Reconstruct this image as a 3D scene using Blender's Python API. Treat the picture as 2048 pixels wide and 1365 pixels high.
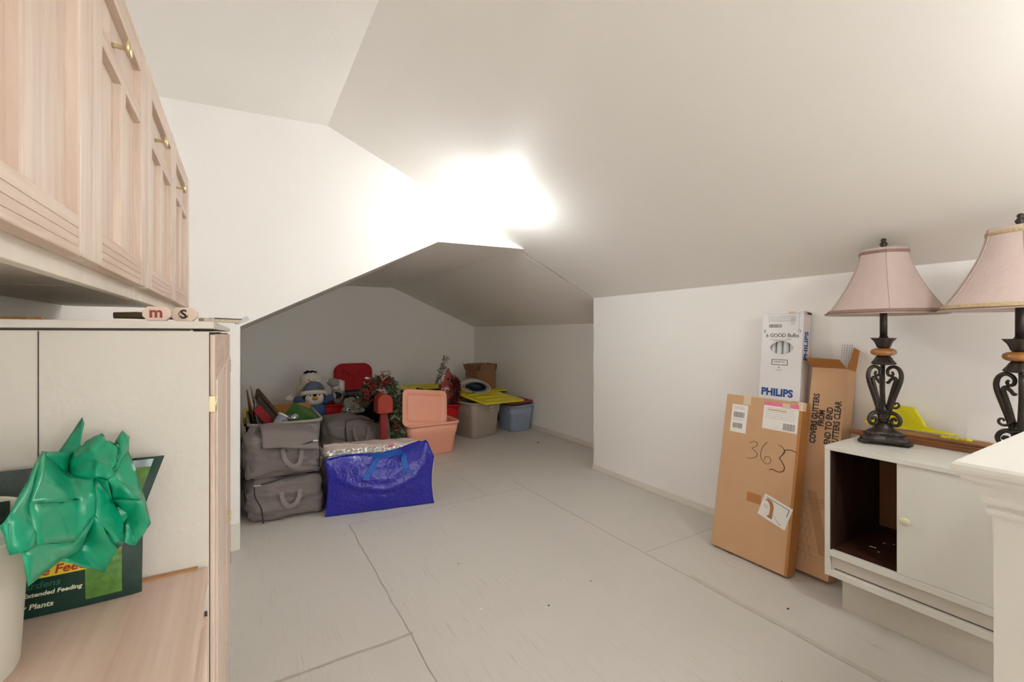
import bpy, bmesh, math, random
from mathutils import Vector, Matrix, noise, Euler
PI = math.pi
# ------------------------------------------------------------------ clear
for o in list(bpy.data.objects):
    bpy.data.objects.remove(o, do_unlink=True)
scene = bpy.context.scene
COL = scene.collection
random.seed(7)

# ------------------------------------------------------------------ camera
FPX = 895.0
YAW = math.atan((1024 - 485) / FPX)
cam_d = bpy.data.cameras.new('camera')
cam = bpy.data.objects.new('camera', cam_d)
COL.objects.link(cam)
cam.location = (0, 0, 1.12)
cam.rotation_euler = (PI / 2, 0, -YAW)
cam_d.sensor_width = 36.0
cam_d.lens = 36.0 * FPX / 2048.0
cam_d.shift_y = -14.5 / 2048.0
cam_d.clip_start = 0.02
scene.camera = cam
# ------------------------------------------------------------------ world, exposure
w = bpy.data.worlds.new('world')
scene.world = w
w.use_nodes = True
w.node_tree.nodes['Background'].inputs[0].default_value = (0.97, 0.99, 1.0, 1)
w.node_tree.nodes['Background'].inputs[1].default_value = 3.0
scene.view_settings.view_transform = 'Standard'
scene.view_settings.look = 'None'
scene.view_settings.gamma = 1.0
scene.view_settings.use_curve_mapping = False
scene.view_settings.exposure = 1.28
scene.cycles.diffuse_bounces = 14      # pale rooms live on inter-reflection
scene.cycles.max_bounces = 16
GLOBE_ROOM = 29.0        # emission of the visible ceiling globe
GLOBE_ADDED = 34.0       # emission of the unseen second globe, added for overall brightness

# ------------------------------------------------------------------ materials
def lin(h):
    h = h.lstrip('#')
    r = []
    for i in (0, 2, 4):
        c = int(h[i:i + 2], 16) / 255
        r.append(c / 12.92 if c <= .04045 else ((c + .055) / 1.055) ** 2.4)
    return (r[0], r[1], r[2], 1)

def new_mat(name):
    m = bpy.data.materials.new(name)
    m.use_nodes = True
    nt = m.node_tree
    b = nt.nodes['Principled BSDF']
    return m, nt, b

def mat(name, c, rough=.6, metal=0, var=.06, vscale=8, bump=0, bscale=60, spec=.5, coat=0, stretch=(1, 1, 1), alpha=1, trans=0):
    m, nt, b = new_mat(name)
    c = lin(c) if isinstance(c, str) else c
    tc = nt.nodes.new('ShaderNodeTexCoord')
    mp = nt.nodes.new('ShaderNodeMapping')
    mp.inputs['Scale'].default_value = stretch
    nt.links.new(tc.outputs['Object'], mp.inputs[0])
    n = nt.nodes.new('ShaderNodeTexNoise')
    n.inputs['Scale'].default_value = vscale
    n.inputs['Detail'].default_value = 4
    nt.links.new(mp.outputs[0], n.inputs['Vector'])
    mx = nt.nodes.new('ShaderNodeMixRGB')
    mx.inputs[1].default_value = tuple(min(1, x * (1 - var)) for x in c[:3]) + (1,)
    mx.inputs[2].default_value = tuple(min(1, x * (1 + var)) for x in c[:3]) + (1,)
    nt.links.new(n.outputs[0], mx.inputs[0])
    nt.links.new(mx.outputs[0], b.inputs['Base Color'])
    b.inputs['Roughness'].default_value = rough
    b.inputs['Metallic'].default_value = metal
    b.inputs['Specular IOR Level'].default_value = spec
    if coat:
        b.inputs['Coat Weight'].default_value = coat
        b.inputs['Coat Roughness'].default_value = .1
    if alpha < 1:
        b.inputs['Alpha'].default_value = alpha
    if trans:
        b.inputs['Transmission Weight'].default_value = trans
    if bump:
        n2 = nt.nodes.new('ShaderNodeTexNoise')
        n2.inputs['Scale'].default_value = bscale
        n2.inputs['Detail'].default_value = 3
        nt.links.new(mp.outputs[0], n2.inputs['Vector'])
        bp = nt.nodes.new('ShaderNodeBump')
        bp.inputs['Strength'].default_value = bump
        bp.inputs['Distance'].default_value = .005
        nt.links.new(n2.outputs[0], bp.inputs['Height'])
        nt.links.new(bp.outputs[0], b.inputs['Normal'])
    return m

def wood(name, c1, c2, axis='z', scale=30, rough=.45, streak=.5):
    """streaky grain running along an axis"""
    m, nt, b = new_mat(name)
    tc = nt.nodes.new('ShaderNodeTexCoord')
    mp = nt.nodes.new('ShaderNodeMapping')
    s = [scale] * 3
    s['xyz'.index(axis)] = scale * .05
    mp.inputs['Scale'].default_value = s
    nt.links.new(tc.outputs['Object'], mp.inputs[0])
    n = nt.nodes.new('ShaderNodeTexNoise')
    n.inputs['Scale'].default_value = 2.2
    n.inputs['Detail'].default_value = 6
    n.inputs['Roughness'].default_value = .65
    n.inputs['Distortion'].default_value = .6
    nt.links.new(mp.outputs[0], n.inputs['Vector'])
    r = nt.nodes.new('ShaderNodeValToRGB')
    r.color_ramp.elements[0].position = .5 - streak * .4
    r.color_ramp.elements[0].color = lin(c2)
    r.color_ramp.elements[1].position = .5 + streak * .3
    r.color_ramp.elements[1].color = lin(c1)
    nt.links.new(n.outputs[0], r.inputs[0])
    nt.links.new(r.outputs[0], b.inputs['Base Color'])
    b.inputs['Roughness'].default_value = rough
    bp = nt.nodes.new('ShaderNodeBump')
    bp.inputs['Strength'].default_value = .15
    bp.inputs['Distance'].default_value = .002
    nt.links.new(n.outputs[0], bp.inputs['Height'])
    nt.links.new(bp.outputs[0], b.inputs['Normal'])
    return m

def emis(name, c, s):
    m, nt, b = new_mat(name)
    b.inputs['Base Color'].default_value = lin('#f5f3ee')
    b.inputs['Emission Color'].default_value = c
    b.inputs['Emission Strength'].default_value = s
    return m

M = {}
M['wall'] = mat('wall_paint', '#f3f1ee', .42, var=.012, vscale=2, bump=.12, bscale=90, spec=.35)
M['ceil'] = mat('ceiling_paint', '#f2efea', .5, var=.012, vscale=1.4, bump=.1, bscale=70, spec=.3)
M['trim'] = mat('trim_paint', '#e4dfd6', .4, var=.03, vscale=12)
M['white'] = mat('cabinet_paint', '#dcdad2', .38, var=.035, vscale=5, bump=.15, bscale=40, stretch=(1, 1, .3))
M['cream'] = mat('cream_paint', '#cdc6bb', .5, var=.05, vscale=6, bump=.12, bscale=60)
M['dirtytrim'] = mat('worn_white_edge', '#ddd3c6', .55, var=.12, vscale=30)
M['oak_v'] = wood('pickled_oak_upright', '#dccbbc', '#c8af9e', 'z')
M['oak_h'] = wood('pickled_oak_rail', '#d9c5b5', '#c4a794', 'y')
M['oak_x'] = wood('pickled_oak_local_rail', '#d9c5b5', '#c4a794', 'x')
M['oak_top'] = wood('pickled_oak_top', '#d8c2b4', '#c6a898', 'x', scale=16, rough=.4)
M['darkwood'] = wood('dark_walnut', '#4a2c20', '#1f110c', 'z', scale=22, rough=.5)
M['darkwood_h'] = wood('dark_walnut_floor', '#523123', '#24140e', 'x', scale=22, rough=.45)
M['brownboard'] = mat('brown_hardboard', '#96633c', .7, var=.08)
M['card'] = mat('cardboard', '#c9a27e', .8, var=.05, vscale=14, bump=.1, bscale=120, spec=.2)
M['card_in'] = mat('cardboard_inside', '#a8713f', .85, var=.05, spec=.2)
M['card_dk'] = mat('cardboard_dull', '#8f6b50', .85, var=.06, spec=.2)
M['tape'] = mat('packing_tape', '#b0763f', .18, var=.04, spec=.6)
M['tape_clear'] = mat('clear_tape', '#d8c3a5', .15, var=.03, spec=.6)
M['paper'] = mat('label_paper', '#e9e5e0', .5, var=.01)
M['boxwhite'] = mat('white_carton', '#e9e8ea', .45, var=.01)
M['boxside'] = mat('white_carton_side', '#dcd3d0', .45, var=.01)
M['ink'] = mat('ink_black', '#2a2523', .6, var=0)
M['ink_grey'] = mat('ink_grey', '#8d8a88', .6, var=0)
M['ink_blue'] = mat('ink_blue', '#1c4f96', .5, var=0)
M['ink_sky'] = mat('ink_sky_blue', '#86b0dc', .5, var=0)
M['ink_brown'] = mat('printed_brown', '#8a6440', .7, var=.1)
M['pink'] = mat('pink_label', '#e2739a', .5, var=.04)
M['glass_tube'] = mat('fluorescent_tube', '#dfe0e2', .2, var=.02)
M['dark'] = mat('dark_void', '#15110f', .9, var=0)
M['bronze'] = mat('dark_bronze', '#38302a', .36, metal=.35, var=.35, vscale=30, bump=.3, bscale=60, spec=.5)
M['marble'] = mat('amber_marble', '#a8713a', .2, var=.5, vscale=40, coat=.5)
M['shade'] = mat('pink_silk', '#bfaca4', .6, var=.07, vscale=40, stretch=(1, 1, .12), bump=.15, bscale=120)
M['shade_in'] = mat('shade_lining', '#e4d9cd', .7)
M['braid_gold'] = mat('gold_braid', '#b9a27a', .5, metal=.1, var=.4, vscale=160, bump=.6, bscale=220)
M['braid_brown'] = mat('taupe_braid', '#8f7267', .6, var=.3, vscale=160, bump=.6, bscale=220)
M['brass'] = mat('brass', '#d9caa0', .3, metal=.75, var=.05)
M['knobcream'] = mat('cream_knob', '#d6cfae', .3, var=.03)
M['yellow'] = mat('yellow_plastic', '#d9cb1c', .35, var=.05, vscale=12, bump=.2, bscale=25)
M['yellow_bag'] = mat('yellow_film', '#e6dc22', .3, var=.08, vscale=25, bump=.4, bscale=45)
M['redwood'] = wood('reddish_lath', '#9a6038', '#5d3018', 'y', scale=26)
M['palewood'] = wood('tan_lath', '#c89c68', '#9a6a3c', 'y', scale=26)
M['orange'] = mat('peach_plastic', '#f4ad92', .42, var=.02)
M['red_pl'] = mat('red_plastic', '#b40d16', .55, var=.04, spec=.25)
M['dkred_pl'] = mat('dark_red_plastic', '#7d2024', .4, var=.04)
M['taupe'] = mat('taupe_plastic', '#a89d90', .42, var=.03)
M['bluegrey'] = mat('slate_blue_plastic', '#98a5bd', .42, var=.03)
M['black_pl'] = mat('black_plastic', '#1e1b1a', .4, var=.05)
M['grey_pl'] = mat('grey_plastic', '#8f8a86', .5, var=.04)
M['rim_pl'] = mat('pale_grey_rim', '#a59c90', .5, var=.04)
M['greyfab'] = mat('grey_bag_fabric', '#807774', .75, var=.08, vscale=9, bump=.8, bscale=14, spec=.25)
M['strapfab'] = mat('grey_webbing', '#857c79', .75, var=.08, bump=.2)
M['piping'] = mat('black_piping', '#1c1817', .5)
M['blue'] = mat('blue_woven_plastic', '#1c1a9e', .2, var=.12, vscale=14, bump=1.0, bscale=60, spec=.6, coat=.15)
M['strapblue'] = mat('blue_webbing', '#1458b4', .55, var=.06, bump=.2)
M['foil'] = mat('clear_wrap', '#cfc9c4', .16, var=.1, vscale=20, bump=1.0, bscale=45, spec=.9, metal=.35)
M['mesh'] = mat('clear_vinyl', '#cdc0b6', .35, var=.06, bump=.2, bscale=40)
M['pinkpipe'] = mat('pink_seam', '#c98f86', .5)
M['greenbag'] = mat('green_plastic_film', '#00926a', .3, var=.12, vscale=18, bump=.25, bscale=35, spec=.6)
M['dkgreen'] = mat('dark_green_pouch', '#10332a', .25, var=.15, vscale=30, bump=.25, bscale=40, spec=.6)
M['leafprint'] = mat('leaf_print', '#4f7a30', .4, var=.7, vscale=120, bump=.3, bscale=90)
M['leafprint2'] = mat('shrub_print', '#5c7a35', .4, var=.8, vscale=160)
M['silver'] = mat('silver_film', '#c9ccd4', .2, metal=.6, var=.1)
M['labelyellow'] = mat('yellow_band', '#e3c92c', .4, var=.03)
M['labelred'] = mat('red_ink', '#b1242b', .5)
M['terracotta'] = mat('clay_print', '#a4694a', .5, var=.3, vscale=60)
M['txtpale'] = mat('pale_print', '#d5d8b8', .5)
M['txtteal'] = mat('teal_print', '#1d5b4a', .5)
M['bucket'] = mat('white_bucket_plastic', '#dedccf', .35, var=.02)
M['purple'] = mat('purple_print', '#6a3a8c', .5)
M['plush_white'] = mat('white_plush', '#d8d0c6', .95, var=.06, vscale=30, bump=.8, bscale=120, spec=.1)
M['plush_grey'] = mat('grey_plush', '#98928c', .95, var=.14, vscale=50, bump=.8, bscale=120, spec=.1)
M['plush_black'] = mat('black_plush', '#29262b', .95, var=.1, bump=.6, bscale=120, spec=.1)
M['plush_blue'] = mat('blue_knit', '#4a5f86', .9, var=.12, vscale=50, bump=.7, bscale=110, spec=.1)
M['plaid'] = mat('slate_hat_fabric', '#6a7188', .9, var=.25, vscale=40, bump=.5, bscale=90, spec=.1)
M['beak'] = mat('orange_felt', '#c98a30', .9, var=.05)
M['green_felt'] = mat('green_card', '#3f6a30', .7, var=.05)
M['leaf'] = mat('pine_green', '#4e5c3e', .7, var=.35, vscale=40)
M['leaf_pale'] = mat('frosted_green', '#8d9078', .7, var=.3, vscale=40)
M['berry'] = mat('red_berry', '#8e1c24', .25, var=.15)
M['bow'] = mat('checked_ribbon', '#c9a49a', .6, var=.5, vscale=90)
M['mail_red'] = mat('mailbox_red', '#ab3420', .45, var=.05)
M['mail_post'] = mat('post_red', '#96211f', .5, var=.05)
M['birdhouse'] = mat('birdhouse_red', '#a23a2c', .6, var=.12)
M['snow'] = mat('flocked_snow', '#cfc9c0', .8, var=.25, vscale=60, bump=.5)
M['twig'] = mat('grey_twig', '#6b5e55', .8, var=.3)
M['tinsel'] = mat('burgundy_tinsel', '#5c1820', .4, var=.6, vscale=60)
M['news'] = mat('newsprint', '#b5ada4', .8, var=.08, vscale=60)
M['newsdark'] = mat('newsprint_dark_page', '#2f3744', .6, var=.2)
M['frame_br'] = wood('dark_picture_frame', '#57432f', '#33241a', 'z', scale=20)
M['print'] = mat('framed_print', '#94897c', .5, var=.25, vscale=14)
M['redfelt'] = mat('red_cloth', '#8c1a1c', .8)
M['board'] = mat('pale_board', '#a9a198', .7, var=.1)
M['tan'] = mat('tan_board', '#a8744a', .7, var=.1)
M['clearpl'] = mat('clear_cup', '#a7a9b5', .2, var=.1)
M['debris'] = mat('paint_chip', '#efece6', .6)
M['debris_dk'] = mat('dark_crumb', '#3a322c', .8)
M['knifedark'] = mat('bronze_stem', '#4b3a26', .4, var=.4, vscale=120)
M['palewoodtag'] = mat('pale_wood_tag', '#dcc8b6', .6, var=.05)
M['patterned'] = mat('speckled_enamel', '#b9ad98', .3, var=.5, vscale=260)
M['redink'] = mat('rust_ink', '#94403a', .6)
M['chrome'] = mat('chrome', '#c9c9c9', .15, metal=1)
M['caulk'] = mat('torn_caulk', '#dcd2c6', .7, var=.2, vscale=60)
M['crack'] = mat('crack_dark', '#4a3f36', .9)  # dark brown for cracks, joints and dark hinges
M['globe_room'] = emis('lit_globe_glass', (.97, 1.0, 1.0, 1), GLOBE_ROOM)
M['globe_added'] = emis('lit_globe_glass_added', (.97, 1.0, 1.0, 1), GLOBE_ADDED)  # glow of the added globe that stays out of view

def floor_material():
    m, nt, b = new_mat('grey_painted_plywood')
    N, L = nt.nodes, nt.links
    def math_(op, a, bb=None, clamp=False):
        n = N.new('ShaderNodeMath')
        n.operation = op
        n.use_clamp = clamp
        for i, v in enumerate((a, bb)):
            if v is None:
                continue
            if isinstance(v, (int, float)):
                n.inputs[i].default_value = v
            else:
                L.new(v, n.inputs[i])
        return n.outputs[0]
    tc = N.new('ShaderNodeTexCoord')
    nz = N.new('ShaderNodeTexNoise'); nz.inputs['Scale'].default_value = 5; nz.inputs['Detail'].default_value = 3
    L.new(tc.outputs['Object'], nz.inputs['Vector'])
    sep = N.new('ShaderNodeSeparateXYZ'); L.new(tc.outputs['Object'], sep.inputs[0])
    wob = math_('MULTIPLY', math_('SUBTRACT', nz.outputs[0], .5), .02)
    x = math_('ADD', sep.outputs[0], wob)
    y = math_('ADD', sep.outputs[1], wob)
    def between(v, a, c):
        return math_('MULTIPLY', math_('GREATER_THAN', v, a), math_('LESS_THAN', v, c))
    def line(v, at, wd, o, a, c, s=1.0):
        d = math_('ABSOLUTE', math_('SUBTRACT', v, at))
        k = math_('SUBTRACT', 1.0, math_('DIVIDE', d, wd), True)
        return math_('MULTIPLY', math_('MULTIPLY', k, between(o, a, c)), s)
    segs = [line(x, .535, .0035, y, -2.5, 2.742, .75), line(y, 2.742, .0045, x, .535, 1.76, .6),
            line(x, 1.76, .0045, y, -2.5, 2.9, .7), line(x, 1.775, .018, y, .6, 1.35, .3),
            line(y, 1.61, .004, x, 1.76, 2.5, .5), line(y, 1.625, .011, x, -.4, .545, .6),
            line(y, 3.62, .006, x, 1.3, 2.9, .5), line(x, 1.45, .005, y, 2.75, 5.8, .35)]
    seam = segs[0]
    for s in segs[1:]:
        seam = math_('MAXIMUM', seam, s)
    # grain of the plywood, running along the depth of the room
    mp = N.new('ShaderNodeMapping'); mp.inputs['Scale'].default_value = (70, 3.0, 1); L.new(tc.outputs['Object'], mp.inputs[0])
    g = N.new('ShaderNodeTexNoise'); g.inputs['Scale'].default_value = 1.6; g.inputs['Detail'].default_value = 5; g.inputs['Roughness'].default_value = .7
    L.new(mp.outputs[0], g.inputs['Vector'])
    gr = N.new('ShaderNodeValToRGB'); gr.color_ramp.elements[0].position = .56; gr.color_ramp.elements[1].position = .72
    L.new(g.outputs[0], gr.inputs[0])
    patch = N.new('ShaderNodeTexNoise'); patch.inputs['Scale'].default_value = 1.7; patch.inputs['Detail'].default_value = 4
    L.new(tc.outputs['Object'], patch.inputs['Vector'])
    pm = math_('MULTIPLY', math_('SUBTRACT', patch.outputs[0], .35, True), 2.2, True)
    grain = math_('MULTIPLY', gr.outputs[0], pm)
    sp = N.new('ShaderNodeTexNoise'); sp.inputs['Scale'].default_value = 34; sp.inputs['Detail'].default_value = 2
    L.new(tc.outputs['Object'], sp.inputs['Vector'])
    spk = math_('MULTIPLY', math_('SUBTRACT', sp.outputs[0], .76, True), 12, True)
    base = N.new('ShaderNodeMixRGB'); base.inputs[1].default_value = lin('#c3beb7'); base.inputs[2].default_value = lin('#ccc8c1')
    L.new(patch.outputs[0], base.inputs[0])
    m1 = N.new('ShaderNodeMixRGB'); m1.inputs[2].default_value = lin('#857b70')
    L.new(math_('MULTIPLY', grain, .75), m1.inputs[0]); L.new(base.outputs[0], m1.inputs[1])
    m2 = N.new('ShaderNodeMixRGB'); m2.inputs[2].default_value = lin('#6b5a49')
    n3 = N.new('ShaderNodeTexNoise'); n3.inputs['Scale'].default_value = 18; L.new(tc.outputs['Object'], n3.inputs['Vector'])
    seam2 = math_('MULTIPLY', seam, math_('ADD', .25, n3.outputs[0]))
    L.new(seam2, m2.inputs[0]); L.new(m1.outputs[0], m2.inputs[1])
    m3 = N.new('ShaderNodeMixRGB'); m3.inputs[2].default_value = lin('#4d433a')
    L.new(spk, m3.inputs[0]); L.new(m2.outputs[0], m3.inputs[1])
    L.new(m3.outputs[0], b.inputs['Base Color'])
    b.inputs['Roughness'].default_value = .5
    hgt = math_('SUBTRACT', math_('MULTIPLY', g.outputs[0], .35), seam)
    bp = N.new('ShaderNodeBump'); bp.inputs['Strength'].default_value = .7; bp.inputs['Distance'].default_value = .004
    L.new(hgt, bp.inputs['Height']); L.new(bp.outputs[0], b.inputs['Normal'])
    return m
M['floor'] = floor_material()

# ------------------------------------------------------------------ mesh builder
class MB:
    def __init__(s):
        s.bm = bmesh.new(); s.mats = []
    def mi(s, m):
        m = M[m] if isinstance(m, str) else m
        if m not in s.mats:
            s.mats.append(m)
        return s.mats.index(m)
    def face(s, vs, m, smooth=False):
        try:
            f = s.bm.faces.new(vs)
        except ValueError:
            return None
        f.material_index = s.mi(m); f.smooth = smooth
        return f
    def box(s, x0, x1, y0, y1, z0, z1, m, T=None, bev=0):
        b2 = bmesh.new()
        vs = [b2.verts.new((x, y, z)) for z in (z0, z1) for y in (y0, y1) for x in (x0, x1)]
        for q in ((0, 2, 3, 1), (4, 5, 7, 6), (0, 1, 5, 4), (2, 6, 7, 3), (0, 4, 6, 2), (1, 3, 7, 5)):
            b2.faces.new([vs[i] for i in q])
        if bev:
            bmesh.ops.bevel(b2, geom=b2.edges[:], offset=bev, segments=2, profile=.7, affect='EDGES')
        s.add(b2, m, T)
        return s
    def add(s, b2, m, T=None, smooth=False):
        k = s.mi(m)
        mp = {}
        for v in b2.verts:
            mp[v] = s.bm.verts.new((T @ v.co) if T is not None else v.co)
        for f in b2.faces:
            try:
                g = s.bm.faces.new([mp[v] for v in f.verts])
            except ValueError:
                continue
            g.material_index = k; g.smooth = smooth or f.smooth
        b2.free()
        return s
    def loft(s, rings, m, cap0=True, cap1=True, smooth=True, close=True):
        k = s.mi(m)
        R = [[s.bm.verts.new(p) for p in r] for r in rings]
        for a, b in zip(R, R[1:]):
            n = len(a)
            for i in range(n if close else n - 1):
                j = (i + 1) % n
                f = s.bm.faces.new((a[i], a[j], b[j], b[i])); f.material_index = k; f.smooth = smooth
        if cap0:
            f = s.bm.faces.new(R[0][::-1]); f.material_index = k
        if cap1:
            f = s.bm.faces.new(R[-1]); f.material_index = k
        return s
    def lathe(s, prof, m, n=32, c=(0, 0, 0), cap=True, smooth=True, lobes=0, amp=0):
        rings = []
        for r, z in prof:
            rings.append([(c[0] + r * (1 + amp * math.cos(lobes * 2 * PI * i / n)) * math.cos(2 * PI * i / n),
                           c[1] + r * (1 + amp * math.cos(lobes * 2 * PI * i / n)) * math.sin(2 * PI * i / n), c[2] + z) for i in range(n)])
        return s.loft(rings, m, cap, cap, smooth)
    def tube(s, pts, r, m, n=8, T=None, flat=1.0):
        pts = [Vector(p) for p in pts]
        if T is not None:
            pts = [T @ p for p in pts]
        rs = r if isinstance(r, (list, tuple)) else [r] * len(pts)
        rings = []
        up = Vector((0, 0, 1))
        prev = None
        for i, p in enumerate(pts):
            t = (pts[min(i + 1, len(pts) - 1)] - pts[max(i - 1, 0)])
            if t.length < 1e-9:
                t = Vector((0, 0, 1))
            t.normalize()
            if prev is None:
                a = t.cross(up)
                if a.length < .05:
                    a = t.cross(Vector((1, 0, 0)))
            else:
                a = prev - t * prev.dot(t)
            a.normalize(); prev = a
            bb = t.cross(a)
            rings.append([p + (a * math.cos(2 * PI * j / n) + bb * math.sin(2 * PI * j / n) * flat) * rs[i] for j in range(n)])
        return s.loft(rings, m)
    def ribbon(s, pts, wvec, th, m):
        """flat strap: centre line, half width vector(s), thickness"""
        pts = [Vector(p) for p in pts]
        rings = []
        for i, p in enumerate(pts):
            wv = Vector(wvec[i]) if isinstance(wvec, list) else Vector(wvec)
            t = (pts[min(i + 1, len(pts) - 1)] - pts[max(i - 1, 0)]).normalized()
            nn = t.cross(wv).normalized() * th / 2
            rings.append([p - wv - nn, p + wv - nn, p + wv + nn, p - wv + nn])
        return s.loft(rings, m, smooth=False)
    def ball(s, c, r, m, seg=20, T=None, dis=0, seed=0, fq=6):
        b2 = bmesh.new()
        bmesh.ops.create_uvsphere(b2, u_segments=seg, v_segments=max(6, seg * 2 // 3), radius=1)
        rv = Vector(r) if isinstance(r, (tuple, list)) else Vector((r, r, r))
        for v in b2.verts:
            d = v.co.copy()
            v.co = Vector((d.x * rv.x, d.y * rv.y, d.z * rv.z))
            if dis:
                v.co += d * noise.noise(d * fq * .5 + Vector((seed, seed, 0))) * dis
            v.co += Vector(c) if T is None else Vector((0, 0, 0))
        if T is not None:
            T = Matrix.Translation(Vector(c)) @ T
        s.add(b2, m, T, smooth=True)
        return s
    def text(s, txt, size, m, T, ext=.0006, bold=0, align='LEFT', shear=0, sx=1.0):
        cu = bpy.data.curves.new('t', 'FONT')
        cu.body = txt; cu.size = size; cu.extrude = ext / 2; cu.offset = bold; cu.align_x = align; cu.shear = shear
        cu.resolution_u = 3
        o = bpy.data.objects.new('t', cu)
        me = bpy.data.meshes.new_from_object(o)
        b2 = bmesh.new(); b2.from_mesh(me)
        if sx != 1.0:
            for v in b2.verts:
                v.co.x *= sx
        bpy.data.objects.remove(o); bpy.data.meshes.remove(me); bpy.data.curves.remove(cu)
        s.add(b2, m, T)
        return s
    def prism(s, pts, a0, a1, m, plane='xz'):
        """polygon in a plane extruded along the remaining axis"""
        def P3(p, a):
            if plane == 'xz':
                return (p[0], a, p[1])
            if plane == 'yz':
                return (a, p[0], p[1])
            return (p[0], p[1], a)
        k = s.mi(m)
        A = [s.bm.verts.new(P3(p, a0)) for p in pts]
        B = [s.bm.verts.new(P3(p, a1)) for p in pts]
        n = len(pts)
        fs = [s.bm.faces.new(A[::-1]), s.bm.faces.new(B)]
        for i in range(n):
            fs.append(s.bm.faces.new((A[i], A[(i + 1) % n], B[(i + 1) % n], B[i])))
        for f in fs:
            f.material_index = k
        return s
    def build(s, name, parent=None, bevel=0, sub=0, loc=None, rot=None):
        bmesh.ops.recalc_face_normals(s.bm, faces=s.bm.faces[:])
        me = bpy.data.meshes.new(name)
        s.bm.to_mesh(me); s.bm.free()
        for m in s.mats:
            me.materials.append(m)
        o = bpy.data.objects.new(name, me)
        COL.objects.link(o)
        if parent is not None:
            o.parent = parent
        if loc is not None:
            o.location = loc
        if rot is not None:
            o.rotation_euler = rot
        if bevel:
            b = o.modifiers.new('bevel', 'BEVEL'); b.width = bevel; b.segments = 2; b.limit_method = 'ANGLE'
        if sub:
            b = o.modifiers.new('sub', 'SUBSURF'); b.levels = sub; b.render_levels = sub
        return o

def thing(name, label, cat, loc=(0, 0, 0), rot=(0, 0, 0), group=None):
    o = bpy.data.objects.new(name, None)
    o.empty_display_size = .05
    COL.objects.link(o)
    o.location = loc; o.rotation_euler = rot
    o['label'] = label; o['category'] = cat
    if group:
        o['group'] = group
    return o

def tag(o, label, cat, group=None):
    o['label'] = label; o['category'] = cat
    if group:
        o['group'] = group
    return o

def struct(name, mb, label=None, bevel=0):
    o = mb.build(name, bevel=bevel)
    o['kind'] = 'structure'
    if label:
        o['label'] = label
    return o

def Rz(a): return Matrix.Rotation(a, 4, 'Z')
def Rx(a): return Matrix.Rotation(a, 4, 'X')
def Ry(a): return Matrix.Rotation(a, 4, 'Y')
def Tr(x, y, z): return Matrix.Translation((x, y, z))
def FR(x, y, z):
    """text plane standing in the local xz plane, facing -y, at a point"""
    return Tr(x, y, z) @ Rx(PI / 2)

# ------------------------------------------------------------------ the room
XL, XK, XA = -.42, 2.494, 2.948          # left wall, knee wall, alcove right wall
YG, YG2, YB, YN = 2.728, 2.83, 5.99, -2.6  # gable face, its back, alcove end, stair end
RIDGE = (.415, 2.306)
SL = -.4286
def slope_z(x): return RIDGE[1] + SL * (x - RIDGE[0])
floor_z = 0
mb = MB(); mb.box(XL - .1, XA + .1, YN - .1, YB + .1, -.05, 0, 'floor')
struct('floor', mb, 'grey painted plywood floor with seams')
T = .05
# left ceiling plane and the long right slope
mb = MB()
zl = RIDGE[1] - .055 * (RIDGE[0] - XL)
mb.prism([(XL - .05, zl - .003), RIDGE, (RIDGE[0], RIDGE[1] + T), (XL - .05, zl + T)], YN - .05, YG2, 'ceil')
mb.prism([RIDGE, (XK + .06, slope_z(XK + .06)), (XK + .06, slope_z(XK + .06) + T), (RIDGE[0], RIDGE[1] + T)], YN - .05, YG2, 'ceil')
struct('ceiling', mb, 'main sloping ceiling')
# alcove ceiling: left slope, flat strip, right slope
mb = MB()
AP = [(-.06, 1.14), (1.12, 1.733), (1.745, 1.735), (XA + .05, slope_z(XA + .05))]
for a, b in zip(AP, AP[1:]):
    mb.prism([a, b, (b[0], b[1] + T), (a[0], a[1] + T)], YG2, YB + .05, 'ceil')
struct('ceiling', mb, 'low ceiling inside the storage alcove')
# gable wall with the alcove opening
mb = MB()
op = [(-.011, 0), (-.011, 1.158), (1.085, 1.716), (1.745, 1.733)]
gp = [(XL - .05, 0)] + op[:1] + op[1:] + [(1.745, slope_z(1.745) + .01), (RIDGE[0], RIDGE[1] + .01), (XL - .05, zl + .01)]
gp = [(XL - .05, 0), op[0], op[1], op[2], op[3], (RIDGE[0], RIDGE[1] + .004), (XL - .05, zl + .004)]
mb.prism(gp, YG, YG2, 'wall')
struct('wall_back', mb, 'gable wall around the alcove opening')
mb = MB(); mb.box(-.06, -.012, YG2, YB + .05, 0, 1.25, 'wall'); struct('wall_alcove_left', mb)
mb = MB(); mb.prism([(-.06, 0), (XA + .05, 0), (XA + .05, slope_z(XA + .05) + .02), (1.745, 1.75), (1.12, 1.75), (-.06, 1.16)], YB, YB + .05, 'wall'); struct('wall_alcove_end', mb)
mb = MB(); mb.box(XA, XA + .05, YG2, YB + .05, 0, slope_z(XA) + .01, 'wall'); struct('wall_alcove_right', mb)
mb = MB(); mb.box(XK, XK + .06, YN, YG2, 0, slope_z(XK) + .012, 'wall'); mb.box(XK + .06, XA + .05, YG2 - .05, YG2, 0, slope_z(XK) + .0, 'wall')
struct('wall_right', mb, 'low knee wall under the slope')
mb = MB(); mb.box(XL - .05, XL, YN - .05, YG, 0, zl + .02, 'wall'); struct('wall_left', mb)
WX0, WX1, WZ0, WZ1 = .1, 1.9, .55, 1.55     # added window, out of view, lets sky light in to brighten the room
mb = MB()
mb.box(XL - .05, WX0, YN - .05, YN, 0, 2.2, 'wall'); mb.box(WX0, WX1, YN - .05, YN, 0, WZ0, 'wall'); mb.box(WX1, XK + .06, YN - .05, YN, 0, slope_z(XK) , 'wall')
mb.prism([(WX0, WZ1), (WX1, WZ1), (WX1, slope_z(WX1)), RIDGE, (WX0, 2.27)], YN - .05, YN, 'wall')
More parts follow.
